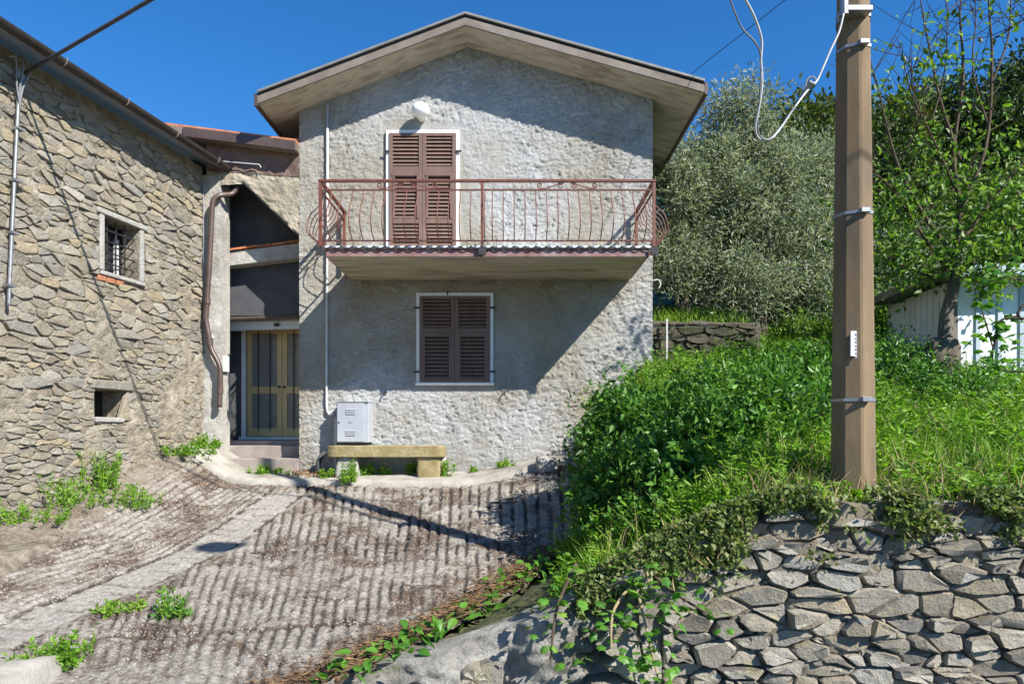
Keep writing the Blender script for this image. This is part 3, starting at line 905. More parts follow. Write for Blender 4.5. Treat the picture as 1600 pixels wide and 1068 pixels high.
def build_stone_building():
    t = thing('stone_building', 'old two-storey rubble stone building with dark gutter at the left', 'building', (-9, 7, -0.3))
    s1, zt = sw_px(161, 336); s0, zb = sw_px(217, 440)
    win = (s0, s1, zb, zt)
    a1, b1 = sw_px(147, 607); a0, b0 = sw_px(196, 655)
    hole = (a0, a1, b0, b1)
    L, Z0, Z1 = 9.6, -0.8, 6.25
    wall = holed_wall(0, L, Z0, Z1, [win, hole], sw, 0.4).build('wall', 'mortar', t)
    # rest of the body, set behind the wall
    mb = MB()
    for q in ([sw(0, Z0, -.02), sw(0, Z1, -.02), sw(0, Z1, -6), sw(0, Z0, -6)], [sw(L, Z0, -.0), sw(L, Z1, 0), sw(L, Z1, -6), sw(L, Z0, -6)], [sw(0, Z0, -6), sw(L, Z0, -6), sw(L, Z1, -6), sw(0, Z1, -6)]):
        mb.add(q, [(0, 1, 2, 3)])
    mb.build('back_wall', 'mortar', t)
    for (a, b, c, d) in (win, hole):
        MB().add([sw(a - .3, c - .3, -.4), sw(b + .3, c - .3, -.4), sw(b + .3, d + .3, -.4), sw(a - .3, d + .3, -.4)], [(0, 1, 2, 3)]).build('room_back', 'dark_room', t)
    sur = 0.09
    holes = [(win[0] - sur, win[1] + sur, win[2] - 0.10, win[3] + 0.09), (hole[0] - .02, hole[1] + .02, hole[2] - .05, hole[3] + .14)]
    ug, vg = np.meshgrid(np.arange(.02, 5.7, .03), np.arange(-.4, 6.12, .03), indexing='ij')
    wg = .010 + .055 * (fbm(ug * 9, vg * 11, 0, 4, 301) - .5) + .085 * (fbm(ug * 1.1, vg * 1.3, 0, 3, 302) - .5) + .018 * ss(3.0, 1.6, ug) * ss(3.2, 2.4, vg)
    for (a, b, c, d) in holes:
        wg = np.where((ug > a - .03) & (ug < b + .03) & (vg > c - .03) & (vg < d + .03), -.05, wg)
    Pg = np.array(WC)[None, None] + ug[..., None] * np.array(WD) + wg[..., None] * np.array(WN) + vg[..., None] * np.array([0, 0, 1.0])
    gm = grid_mesh('mortar_bed', Pg)
    keepf = np.ones(len(gm.polygons), bool)
    bm = bmesh.new(); bm.from_mesh(gm)
    gone = []
    for f in bm.faces:
        cc = f.calc_center_median() - WC; u_, v_ = cc.dot(WD), cc.z
        if any(a < u_ < b and c < v_ < d for a, b, c, d in (win, hole)): gone.append(f)
    bmesh.ops.delete(bm, geom=gone, context='FACES'); bm.to_mesh(gm); bm.free()
    link('mortar_bed', gm, 'mortar', t)
    lo = rubble_cells(0.02, 5.6, -0.4, 2.6, (0.04, 0.12), (0.11, 0.36), holes, 5)
    hi = rubble_cells(0.02, 5.6, 2.6, 6.1, (0.05, 0.15), (0.12, 0.44), holes, 9)
    lay_stones(lo + hi, sw, 'stone_tan', wall, (0.012, 0.050), (0.002, 0.011), 3)
    # window surround of dressed slabs
    wn = MB()
    a, b, c, d = win
    wn.add([sw(a, c, -.30), sw(b, c, -.30), sw(b, d, -.30), sw(a, d, -.30)], [(0, 1, 2, 3)])
    wo = wn.build('window', 'glass_dark', t)
    for (u0, u1, v0, v1, w1, nm) in ((a - sur, a, c, d, .035, 'jamb'), (b, b + sur, c, d, .04, 'jamb'), (a - sur - .06, b + sur + .04, d, d + .09, .045, 'lintel'), (a - sur, b + sur, c - .07, c, .06, 'sill')):
        mb = MB()
        mb.prism([sw(u0 + .004, v0 + .004, -.3), sw(u1 - .004, v0 + .004, -.3), sw(u1 - .004, v1 - .004, -.3), sw(u0 + .004, v1 - .004, -.3)], WN * (.3 + w1))
        mb.build(nm, 'bench_grey', wo, bevel=.012)
    mb = MB(); mb.prism([sw(a + .12, c + .02, -.28), sw(a + .20, c + .02, -.28), sw(a + .20, c + .62, -.28), sw(a + .12, c + .62, -.28)], WN * .03)
    mb.build('inner_frame', 'pvc', wo)
    for k in range(1, 4):
        u = a + (b - a) * k / 4
        MB().tube([sw(u, c - .01, -.10), sw(u, d + .01, -.10)], .013, 6).build('bar', 'iron_dark', wo)
    for k in range(1, 5):
        v = c + (d - c) * k / 5
        MB().tube([sw(a - .01, v, -.085), sw(b + .01, v, -.085)], .011, 6).build('bar', 'iron_dark', wo)
    # bricks under the sill
    for k in range(3):
        u = a + .35 + k * .17
        MB().prism([sw(u, c - .15, -.02), sw(u + .15, c - .155, -.02), sw(u + .15, c - .08, -.02), sw(u, c - .075, -.02)], WN * .06).build('brick', 'brick_red', wall, bevel=.008)
    # vent opening: stone lintel, splayed side slab
    a, b, c, d = hole
    MB().prism([sw(a - .12, d + .0, -.05), sw(b + .10, d + .0, -.05), sw(b + .06, d + .13, -.05), sw(a - .03, d + .14, -.05)], WN * .12).build('lintel', 'stone_tan', wall, bevel=.015)
    MB().prism([sw(a - .03, c - .02, -.04), sw(a + .16, c - .02, -.04), sw(a + .0, d - .002, -.04), sw(a - .03, d - .002, -.04)], WN * .08).build('jamb', 'stone_tan', wall, bevel=.012)
    MB().prism([sw(a + .06, c - .05, -.02), sw(b, c - .05, -.02), sw(b, c + .03, -.02), sw(a + .06, c + .02, -.02)], WN * .07).build('sill', 'bench_grey', wall, bevel=.015)

    # roof: slab rising away from the eave, eave boards, tiles, gutter
    E0 = Vector((-5.07, 12.12, 6.2))
    up = (-WN * 0.93 + Vector((0, 0, 0.37))).normalized()
    def ev(s, u, h=0):
        return E0 + WD * s + up * u + Vector((0, 0, h))
    roof = MB()
    roof.prism([ev(0, -.02), ev(0, 6.0), ev(0, 6.0, .10), ev(0, -.02, .10)], WD * 9.7)
    rf = roof.build('roof', 'fascia', t)
    tm = bpy.data.meshes.new('roof_tile')
    V, Fc = [], []
    for i, (u, rr) in enumerate(((-.08, .085), (.40, .07))):
        for k in range(7):
            q = math.pi * k / 6
            for r2 in (rr, rr - .016):
                V.append((math.cos(q) * r2, u, math.sin(q) * r2 * 1.0))
    for k in range(6):
        o = 2 * k; n = 14
        Fc += [(o, o + 2, n + o + 2, n + o), (o + 1, n + o + 1, n + o + 3, o + 3), (o, o + 1, o + 3, o + 2)]
    tm.from_pydata(V, [], Fc); tm.materials.append(M['tile'])
    mx = Matrix((WD, up, WD.cross(up))).transposed().to_4x4()
    for k in range(52):
        s = .06 + k * .18
        for row in range(2):
            o = link('tile', tm, None, rf)
            p = ev(s + random.uniform(-.01, .01), .0 + row * .36, .115 + row * .012)
            o.matrix_basis = Matrix.Translation(p) @ mx @ Matrix.Rotation(random.uniform(-.05, .05), 4, 'Y')
    # gutter: half round trough
    gut = MB()
    prof = [(math.cos(q), math.sin(q)) for q in np.linspace(math.pi, 2 * math.pi, 9)]
    V = []
    for s in (-.03, 9.5):
        c = E0 + WD * s + WN * .075 + Vector((0, 0, .045))
        for r2 in (.066, .060):
            for a_, b_ in prof: V.append(c + WN * (a_ * r2) + Vector((0, 0, b_ * r2 * 1.1)))
    Fc = []
    for k in range(8):
        Fc += [(k, k + 1, 19 + k, 18 + k), (9 + k, 27 + k, 28 + k, 10 + k), (k, 9 + k, 10 + k, k + 1)]
    Fc += [(0, 18, 27, 9), (8, 17, 35, 26)]
    gut.add(V, Fc)
    g = gut.build('gutter', 'gutter', t, smooth=False)
    for k in range(9):
        c = E0 + WD * (.55 + k * 1.05) + WN * .075 + Vector((0, 0, .045))
        pts = [c + WN * (math.cos(q) * .070) + Vector((0, 0, math.sin(q) * .078)) for q in np.linspace(math.pi, 2 * math.pi + .3, 9)]
        MB().tube(pts, .008, 5).build('gutter_strap', 'fascia', g)
    # verge board and outlet box
    MB().box((-5.22, 11.98, 6.0), (-4.93, 12.16, 6.12)).build('outlet_box', 'brown_metal', t, bevel=.008)
    d = 11.80
    P = [at(372, 292, 12.05), at(362, 303, 12.0), at(345, 305, 11.85), at(334, 312, d), at(331, 332, d), at(328, 400, d), at(323, 480, d), at(322, 500, d), at(326, 522, d), at(330, 545, d), at(343, 572, d), at(344, 600, d), at(343, 636, d)]
    MB().tube(spline(P, 5), .045, 10).build('downpipe', 'brown_metal', t, smooth=True)
    for py, px in ((535, 328), (470, 324), (610, 344)):
        c = at(px, py, d)
        MB().tube([c + Vector((0, 0, -.05)), c + Vector((0, 0, .05))], .056, 10).build('pipe_collar', 'brown_metal', t)
    # thin grey line near the corner and a short cable
    a, b = sw_px(316, 285), sw_px(312, 510)
    MB().tube([sw(.06, a[1], .05), sw(.05, b[1], .06)], .012, 6).build('corner_cable', 'cable', t)


build_stone_building()


# ------------------------------------------------------------------ entrance wing between the two buildings
def build_wing():
    t = thing('entrance_wing', 'narrow entrance wing with porch and glazed door between stone building and house', 'building', (-4.5, 12.6, 1.0))
    # plaster pillar at the left of the porch (rough grid front)
    zs = np.linspace(0.8, 6.1, 90); us = np.linspace(-5.52, -5.17, 9)
    U, Zg = np.meshgrid(us, zs, indexing='ij')
    Yg = 11.93 - 0.05 * (fbm(U * 9, Zg * 9, 0, 4, 77) - .3)
    me = grid_mesh('pillar', np.stack([U + .02 * (vnoise(Zg * 6, U * 0, 0, 5) - .5) * (U > -5.2), Yg, Zg], -1))
    link('pillar', me, 'plaster', t)
    MB().box((-5.52, 11.945, .8), (-5.185, 12.35, 6.1)).build('pillar_core', 'plaster', t)
    # upper wall with a sloping lower edge; rough tan render
    poly = [at(345, 291, 11.95), at(384, 287, 11.95), at(466, 368, 11.95), at(476, 215, 11.95), at(330, 205, 11.95)]
    nu = 60
    xs = np.linspace(poly[0].x - .25, -3.75, nu)
    lowz = np.interp(xs, [poly[0].x - .3, poly[1].x, poly[2].x], [poly[0].z, poly[1].z, poly[2].z])
    vs = np.linspace(0, 1, 50)
    X = np.repeat(xs[:, None], 50, 1); Z = lowz[:, None] + vs[None] * (6.75 - lowz[:, None])
    Yw = 11.98 - 0.07 * fbm(X * 6, Z * 7, 0, 4, 70)
    link('upper_wall', grid_mesh('upper_wall', np.stack([X, Yw, Z], -1)), 'plaster_tan', t)
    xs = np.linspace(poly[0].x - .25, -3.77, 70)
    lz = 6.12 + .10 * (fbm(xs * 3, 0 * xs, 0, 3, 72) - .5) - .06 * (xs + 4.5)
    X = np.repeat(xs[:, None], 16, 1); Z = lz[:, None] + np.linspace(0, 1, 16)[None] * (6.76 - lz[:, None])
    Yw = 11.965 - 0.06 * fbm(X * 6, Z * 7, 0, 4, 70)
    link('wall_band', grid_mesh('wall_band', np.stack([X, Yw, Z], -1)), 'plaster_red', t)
    # soffit behind the sloping edge + dark trim
    a, b = at(380, 287, 11.97), at(468, 370, 11.97)
    MB().prism([a, b, b + Vector((0, 0, .045)), a + Vector((0, 0, .045))], (0, -.03, 0)).build('edge_trim', 'black', t)
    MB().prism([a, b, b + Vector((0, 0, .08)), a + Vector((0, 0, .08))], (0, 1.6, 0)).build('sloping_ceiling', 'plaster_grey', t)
    # rear walls of the porch
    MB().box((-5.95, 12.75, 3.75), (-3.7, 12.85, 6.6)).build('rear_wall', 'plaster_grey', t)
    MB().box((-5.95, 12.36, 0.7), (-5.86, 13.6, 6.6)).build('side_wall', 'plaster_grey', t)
    # beam with terracotta coping
    y = 12.46
    A, B = at(336, 396, y), at(470, 379, y); C, D = at(470, 402, y), at(336, 418, y)
    MB().prism([A, B, C, D], (0, .25, 0)).build('beam', 'plaster', t, bevel=.01)
    n = 6
    for k in range(n):
        p, q = A.lerp(B, k / n + .004), A.lerp(B, (k + 1) / n - .004)
        z = Vector((0, 0, .006 + random.uniform(0, .012)))
        MB().prism([p + z, q + z, q + z + Vector((0, 0, .035)), p + z + Vector((0, 0, .035))], (0, .30, 0)).build('coping_tile', 'tile', t, loc=(0, -.04, 0))
    # canopy over the door
    y = 12.83
    a, b = at(336, 494, y), at(470, 490, y)
    MB().prism([a, b, b + Vector((0, .0, -.02)), a + Vector((0, 0, -.02))], (0, 1.1, 0)).build('canopy_slab', 'paint_white', t)
    n = 9
    for k in range(n):
        p = a.lerp(b, (k + .5) / n)
        V, Fc = [], []
        for yy, rr in ((-.06, .08), (.55, .07)):
            for j in range(6):
                q = math.pi * j / 5
                V.append((p.x + math.cos(q) * rr, p.y + yy, p.z + .005 + math.sin(q) * rr * .6 + (yy + .06) * .25))
        Fc = [(j, j + 1, 7 + j, 6 + j) for j in range(5)]
        MB().add(V, Fc).build('canopy_tile', 'tile', t)
    p, q = at(338, 499, y - .07), at(466, 494, y - .07)
    MB().tube([p, q], .035, 8).build('canopy_gutter', 'brown_metal', t)
    P = [at(340, 497, 12.7), at(348, 503, 12.65), at(349, 512, 12.6), at(341, 522, 12.3), at(331, 527, 11.9)]
    MB().tube(spline(P, 5), .04, 8).build('gutter_elbow', 'pvc', t, smooth=True)
    p, q = at(352, 503, 12.95), at(470, 500, 12.95)
    MB().prism([p, q, q + Vector((0, 0, -.16)), p + Vector((0, 0, -.16))], (0, .12, 0)).build('canopy_beam', 'paint_white', t, bevel=.008)
    MB().tube([at(432, 505, 12.9), at(432, 509, 12.9)], .05, 12).build('ceiling_lamp', 'iron_dark', t)
    # door wall + glazed double door
    yd = 13.5
    dl, dr, db, dt = at(385, 0, yd).x, at(385, 0, yd).x + 1.42, at(0, 682, yd).z, at(0, 513, yd).z
    h = holed_wall(-5.95, -3.6, .8, 6.0, [(dl, dr, db, dt)], lambda u, v, w: Vector((u, yd - w, v)), .12)
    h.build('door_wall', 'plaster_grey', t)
    MB().box((-5.95, yd + .13, .8), (-3.6, yd + .2, 4.0)).build('hall_back', 'dark_room', t)
    fr = MB()
    fr.box((dl - .09, yd - .03, db - .03), (dl, yd + .05, dt + .06))
    fr.box((dr, yd - .03, db - .03), (dr + .09, yd + .05, dt + .06))
    fr.box((dl, yd - .03, dt), (dr, yd + .05, dt + .06))
    fr.build('door_frame', 'white', t)
    MB().box((dl - .12, yd - .10, db - .06), (dr + .12, yd + .06, db)).build('door_sill', 'white', t, bevel=.006)
    mid = (dl + dr) / 2
    for (u0, u1) in ((dl + .006, mid - .004), (mid + .004, dr - .006)):
        mb = MB(); st = .095
        mb.box((u0, yd + .02, db + .01), (u0 + st, yd + .07, dt - .006))
        mb.box((u1 - st, yd + .02, db + .01), (u1, yd + .07, dt - .006))
        hh = dt - db
        for v0, v1 in ((.01, .17), (.40 * hh, .40 * hh + .14), (hh - .10, hh - .006)):
            mb.box((u0 + st, yd + .022, db + v0), (u1 - st, yd + .068, db + v1))
        door = mb.build('door', 'gold', t)
        for v0, v1 in ((.17, .40 * hh), (.40 * hh + .14, hh - .10)):
            MB().box((u0 + st, yd + .045, db + v0), (u1 - st, yd + .055, db + v1)).build('pane', 'glass_frost', door)
        for j in (1, 2):
            u = u0 + (u1 - u0) * j / 3
            MB().tube([(u, yd + .0, db + .12), (u, yd + .0, dt - .05)], .010, 6).build('bar', 'iron_dark', door)
        MB().tube([(mid + (.05 if u0 > mid - .01 else -.05), yd - .02, db + 1.0), (mid + (.05 if u0 > mid - .01 else -.05), yd + .03, db + 1.0)], .025, 10).build('handle', 'iron_dark', door)
    # floor and steps
    MB().box((-5.95, 12.75, .7), (-3.72, 13.7, db - .065)).build('porch_floor', 'step', t)
    for k, (y0, py0, d0) in enumerate(((12.35, 696, 12.35), (11.93, 716, 11.93))):
        z = at(0, py0, d0).z
        MB().box((-5.6 + .02 * k, y0, .6), (-3.79, 12.74 - .01 * k if k == 0 else 12.34, z)).build('step', 'step', t, bevel=.012)
    # roof of the wing
    A, B = at(287, 214, 11.72), at(462, 236, 11.72)
    MB().prism([A, B, B + Vector((0, 0, .17)), A + Vector((0, 0, .17))], (0, -.035, 0)).build('fascia', 'brown_metal', t, bevel=.006)
    u = (B - A) / (B.x - A.x)
    A2 = A - u * 1.2; up2 = lambda q: Vector((0, 0, q))
    MB().prism([A2 + up2(.03), B + up2(.03), B + up2(.17), A2 + up2(.17)], (0, 5, 0)).build('roof', 'fascia', t)
    MB().prism([A2 + up2(.172), B + up2(.172), B + up2(.21), A2 + up2(.21)], (0, 5, 0)).build('roof_cover', 'tile', t)
    MB().tube([at(333, 251, 11.85), at(405, 257, 11.85), at(408, 262, 11.85)], .010, 6).build('wall_cable', 'pvc', t)
    # intercom box
    p = at(350, 568, 12.2)
    tag_box = MB().box((-5.186, 12.02, p.z - .16), (-5.13, 12.2, p.z + .13)).build('intercom', 'paint_white', t, bevel=.01)


build_wing()


# ------------------------------------------------------------------ the grey rendered house
XL, XR = -3.78, 2.50
YR = 11.30
XP, ZP, SLL, SLR = -0.786, 8.38, 0.378, 0.281
def soffit_z(x):
    x = np.asarray(x, float)
    return np.where(x < XP, ZP - (XP - x) * SLL, ZP - (x - XP) * SLR)


def build_house():
    t = thing('house', 'grey rendered two-storey house with red balcony and low gable roof', 'house', ((XL + XR) / 2, 15, .8))
    xs = np.arange(XL, XR + .001, .019); xs[-1] = XR
    vs = np.linspace(0, 1, 400)
    X = np.repeat(xs[:, None], len(vs), 1)
    Z = .45 + vs[None] * (soffit_z(xs)[:, None] + .03 - .45)
    # thrown cement render: ledges and flicks
    wx = X + .16 * (fbm(X * 3.5, Z * 3.5, 0, 3, 61) - .5); wz = Z + .16 * (fbm(X * 3.5, Z * 3.5, 3, 3, 62) - .5)
    a = fbm(wx * 6.0 + wz * 2.0, wz * 10.5 - wx * 2.0, 0, 4, 63)
    rid = 1 - np.abs(2 * vnoise(wx * 5.0 + wz * 1.5, wz * 11.0 - wx * 1.5, 0, 66) - 1)
    rid2 = 1 - np.abs(2 * vnoise(wx * 11.0, wz * 19.0, 0, 67) - 1)
    b = vnoise(wx * 19, wz * 24, 0, 64)
    smooth = np.clip(ss(.50, .66, fbm(X * .7, Z * .7, 0, 3, 65)) * .6 + ss(.5, .15, np.abs(X + 2.35)) * ss(4.4, 5.2, Z) * .5, 0, .8)
    lump = .050 * (a - .5) - .020 * ss(.84, 1.0, rid) - .012 * ss(.78, 1.0, rid2) + .018 * (b - .5) + .008
    lump = np.maximum(lump * (1 - .75 * smooth), -.025)
    for (a0, a1, b0, b1) in ((-2.25, -.92, 4.3, 7.0), (-1.72, -.30, 2.3, 4.05)):
        m = ss(a0 - .10, a0, X) * ss(a1 + .10, a1, X) * ss(b0 - .10, b0, Z) * ss(b1 + .10, b1, Z)
        lump = lump * (1 - m) - .01 * m
    Yw = YF - lump - .008
    wall = link('wall', grid_mesh('wall', np.stack([X, Yw, Z], -1)), 'stucco', t)
    mb = MB(); yb = 20.0
    tops = float(soffit_z(XL)), float(soffit_z(XR))
    mb.add([(XL, YF, .3), (XL, YF, tops[0]), (XL, yb, tops[0]), (XL, yb, .3)], [(0, 1, 2, 3)])
    mb.add([(XR, YF, .3), (XR, YF, tops[1]), (XR, yb, tops[1]), (XR, yb, .3)], [(0, 1, 2, 3)])
    mb.add([(XL, yb, .3), (XL, yb, tops[0]), (XP, yb, ZP), (XR, yb, tops[1]), (XR, yb, .3)], [(0, 1, 2, 3, 4)])
    mb.build('outer_wall', 'stucco', t)
    # roof
    xl, xr = -4.27, 3.23
    zl, zr = float(soffit_z(xl)), float(soffit_z(xr))
    for (xa, za, nm) in ((xl, zl, 'roof'), (xr, zr, 'roof')):
        o = MB().prism([(xa, YR, za), (XP, YR, ZP), (XP, YR, ZP + .16), (xa, YR, za + .16)], (0, 9.4, 0)).build(nm, 'soffit', t)
    def strip(name, mat, z0, z1, y0, dy, x_ext=.0, bev=.004):
        for xa in (xl - x_ext, xr + x_ext):
            za = float(soffit_z(xa))
            s = Vector((0, 0, 0))
            if xa < XP: xs2 = np.linspace(xa, XP, 2)
            else: xs2 = np.linspace(XP, xa, 2)
            pts = [(x, y0, float(soffit_z(x)) + z0) for x in xs2] + [(x, y0, float(soffit_z(x)) + z1) for x in xs2[::-1]]
            MB().prism(pts, (0, dy, 0)).build(name, mat, t, bevel=bev)
    strip('fascia', 'fascia', -.012, .115, YR - .035, .033)
    strip('drip_gap', 'black', .117, .160, YR - .022, .020)
    strip('flashing', 'flash', .162, .205, YR - .06, .30)
    strip('roof_cover', 'tile', .207, .24, YR + .0, 9.3)
    # side gutters
    for xa, sg in ((xl, -1), (xr, 1)):
        za = float(soffit_z(xa))
        MB().box((min(xa + sg * .003, xa + sg * .06), YR - .03, za - .045), (max(xa + sg * .003, xa + sg * .06), YR + 9.3, za + .16)).build('side_fascia', 'brown_metal', t, bevel=.006)
    # shutters -------------------------------------------------------
    def shutters(x0, x1, z0, z1, cuts, sill):
        fw = .055; y0 = YF - .055
        fr = MB()
        fr.box((x0 - fw, y0, z0 - (.05 if sill else 0)), (x0, YF + .05, z1 + fw))
        fr.box((x1, y0, z0 - (.05 if sill else 0)), (x1 + fw, YF + .05, z1 + fw))
        fr.box((x0, y0, z1), (x1, YF + .05, z1 + fw))
        f = fr.build('window_frame' if sill else 'door_frame', 'white', t)
        if sill:
            MB().box((x0 - fw - .015, y0 - .03, z0 - .055), (x1 + fw + .015, YF + .05, z0 - .004)).build('sill', 'white', f, bevel=.006)
        MB().box((x0, YF - .03, z0), (x1, YF - .012, z1)).build('backing', 'black', f)
        mid = (x0 + x1) / 2
        for side, (u0, u1) in enumerate(((x0 + .004, mid - .003), (mid + .003, x1 - .004))):
            st = .062; mb = MB(); ya, yb2 = YF - .075, YF - .034
            mb.box((u0, ya, z0 + .006), (u0 + st, yb2, z1 - .006)); mb.box((u1 - st, ya, z0 + .006), (u1, yb2, z1 - .006))
            hgt = z1 - z0
            edges = [(0, .05 / hgt)] + cuts + [(1 - .05 / hgt, 1)]
            for e0, e1 in edges:
                mb.box((u0 + st, ya + .003, z0 + .006 + e0 * (hgt - .012)), (u1 - st, yb2 - .002, z0 + .006 + e1 * (hgt - .012)))
            leaf = mb.build('shutter', 'wood_brown', t)
            sm = None
            for k in range(len(edges) - 1):
                za, zb = z0 + edges[k][1] * hgt + .004, z0 + edges[k + 1][0] * hgt - .004
                inset = .035 if (len(edges) == 4 and k == 1) or (len(edges) == 3 and k == 0) else 0
                if inset:      # the lifting panel's own frame
                    fm = MB()
                    fm.box((u0 + st, ya - .012, za), (u0 + st + inset, yb2 - .004, zb)); fm.box((u1 - st - inset, ya - .012, za), (u1 - st, yb2 - .004, zb))
                    fm.box((u0 + st - .01, ya - .014, zb - .05), (u1 - st + .01, ya - .0005, zb + .0))
                    fm.build('lift_panel', 'wood_brown', leaf)
                n = int((zb - za) / .062)
                for j in range(n):
                    z = za + (j + .5) * (zb - za) / n
                    a_, b_ = u0 + st + inset, u1 - st - inset
                    MB().prism([(a_, ya + .006, z - .022), (a_, ya + .012, z - .028), (a_, yb2 - .006, z + .012), (a_, yb2 - .012, z + .018)], (b_ - a_, 0, 0)).build('slat', 'wood_brown', leaf)
            hx = u0 if side == 0 else u1
            for hz in (z0 + .12 * hgt, z0 + .86 * hgt):
                sg = -1 if side == 0 else 1
                MB().box((min(hx, hx + sg * .10), ya - .012, hz - .018), (max(hx, hx + sg * .10), ya + .0, hz + .018)).build('hinge', 'iron_dark', leaf)
        return f
    sc = F / YF
    x0, x1 = (609 - 800) / sc, (713 - 800) / sc
    shutters(x0, x1, 4.46, EYE + (670 - 210) / sc, [(.325, .36), (.70, .75)], False)
    shutters((656 - 800) / sc, (766 - 800) / sc, EYE + (670 - 597) / sc, EYE + (670 - 463) / sc, [(.565, .625)], True)
    # shutter stays
    for px, py in ((602, 619), (789, 617), (700, 462)):
        p = at(px, py, YF)
        MB().tube([p + Vector((0, .02, .06)), p + Vector((0, -.09, .06)), p + Vector((.0, -.10, .0))], .012, 6).build('shutter_stay', 'iron_dark', t)
    # conduit on the facade
    px = at(513, 0, YF).x
    P = [(px, YF - .05, at(0, 166, YF).z), (px - .01, YF - .05, 4.5), (px - .02, YF - .05, at(0, 620, YF).z), (px - .01, YF - .05, at(0, 640, YF).z), (px + .05, YF - .06, at(0, 648, YF).z), (px + .12, YF - .07, at(0, 645, YF).z)]
    MB().tube([P[0], P[1], P[2]] + spline(P[2:], 5)[1:], .022, 8).build('conduit', 'pvc', t, smooth=True)
    # small iron bracket on the right corner
    p = at(1021, 438, YF + .3)
    MB().tube(spline([p, p + Vector((.09, 0, .01)), p + Vector((.13, 0, -.06)), p + Vector((.10, 0, -.14))], 4), .012, 6).build('corner_bracket', 'pvc', t)

    # balcony ---------------------------------------------------------
    yb = 10.40
    bx0, bx1 = -2.86, 2.09
    z0, z1 = 4.25, 4.385
    slab = MB()
    slab.prism([(bx0, yb, z0), (bx0, YF + .03, z0), (bx0, YF + .03, z1), (bx0, yb, z1)], (bx1 - bx0, 0, 0))
    balc = slab.build('balcony', 'soffit', t, bevel=.006)
    MB().box((bx0 - .012, yb - .020, z0 + .012), (bx1 + .012, yb - .002, z1 - .002)).build('edge_band', 'maroon', balc)
    MB().box((bx0 - .022, yb - .002, z0 + .012), (bx0 - .002, YF - .05, z1 - .002)).build('edge_band', 'maroon', balc)
    MB().box((bx1 + .002, yb - .002, z0 + .012), (bx1 + .022, YF - .05, z1 - .002)).build('edge_band', 'maroon', balc)
    MB().box((bx0 - .05, yb - .05, z1), (bx1 + .05, YF - .04, z1 + .035)).build('floor_slab', 'white', balc, bevel=.006)
    zt = z1 + .035
    ztop, zmid, zlow = EYE + (670 - 284) / (F / yb), EYE + (670 - 298) / (F / yb), EYE + (670 - 377) / (F / yb)
    rx0, rx1, ry = -2.955, 2.19, yb - .035
    # rails (front, left, right)
    for nm, (p, q) in {'front': ((rx0, ry), (rx1, ry)), 'left': ((rx0, ry), (rx0, YF - .02)), 'right': ((rx1, ry), (rx1, YF - .02))}.items():
        d = Vector((q[0] - p[0], q[1] - p[1], 0)).normalized(); n = Vector((-d.y, d.x, 0))
        for z, hh, ww in ((ztop, .018, .032), (zmid, .011, .016), (zlow, .011, .016)):
            ext = .03 if nm == 'front' else -.03
            a = Vector((p[0], p[1], z)) - d * ext; b = Vector((q[0], q[1], z)) + d * (ext if nm == 'front' else 0)
            V = [a + n * ww + Vector((0, 0, hh)), a - n * ww + Vector((0, 0, hh)), a - n * ww - Vector((0, 0, hh)), a + n * ww - Vector((0, 0, hh))]
            MB().prism(V, b - a).build('rail', 'red_iron', balc, bevel=.004)
    # posts
    for (x, y) in ((rx0, ry), (-.46, ry), (rx1, ry), (rx0, YF - .12), (rx1, YF - .12)):
        MB().box((x - .022, y - .022, zt - .12 if y < 11 else zt), (x + .022, y + .022, ztop - .018)).build('post', 'red_iron', balc)
        if y < 11: MB().box((x - .06, y - .055, z0 + .02), (x + .06, y - .0225, z1 + .01)).build('post_plate', 'iron_dark', balc, bevel=.005)
    # bellied balusters, one shared mesh: x = along rail, -y = outwards
    hz = zmid - zlow
    prof = [(0, 1.0), (-.01, .93), (-.02, .85), (-.06, .74), (-.15, .62), (-.19, .50), (-.215, .36), (-.21, .24), (-.15, .12), (-.05, .03), (0, 0)]
    bme = MB().tube(spline([(0, o * 1.2, zlow + v * hz) for o, v in prof], 2), .0085, 5).mesh('baluster', smooth=True)
    bme.materials.append(M['red_iron'])
    n = 30
    xs2 = [rx0 + (rx1 - rx0) * (k + 1) / (n + 1) for k in range(n)]
    for x in xs2:
        if abs(x + .46) < .06: x += .05
        link('baluster', bme, None, balc, loc=(x, ry, 0))
    for k in range(8):
        y = ry + (YF - .12 - ry) * (k + 1) / 9
        link('baluster', bme, None, balc, loc=(rx0, y, 0), rot=(0, 0, -math.pi / 2))
        link('baluster', bme, None, balc, loc=(rx1, y, 0), rot=(0, 0, math.pi / 2))
    # added dark arcs standing in for the scalloped shade line along the slab
    k = 0
    for k in range(n + 1):
        xa = rx0 + (rx1 - rx0) * k / (n + 1); xb = rx0 + (rx1 - rx0) * (k + 1) / (n + 1)
        pts = [(xa + (xb - xa) * q, yb - .062, zt - .008 - .035 * math.sin(math.pi * q)) for q in np.linspace(0, 1, 7)]
        MB().tube(pts, .009, 5).build('shade_scallop', 'iron_dark', balc)
    # scrolls between the upper rails
    def spiral(cx, cz, r, a0, turns, sg):
        return [Vector((cx + r * (1 - .75 * q) * math.cos(a0 + sg * q * turns * 2 * math.pi), ry, cz + r * (1 - .75 * q) * math.sin(a0 + sg * q * turns * 2 * math.pi))) for q in np.linspace(0, 1, 18)]
    zc = (ztop + zmid) / 2 - .005
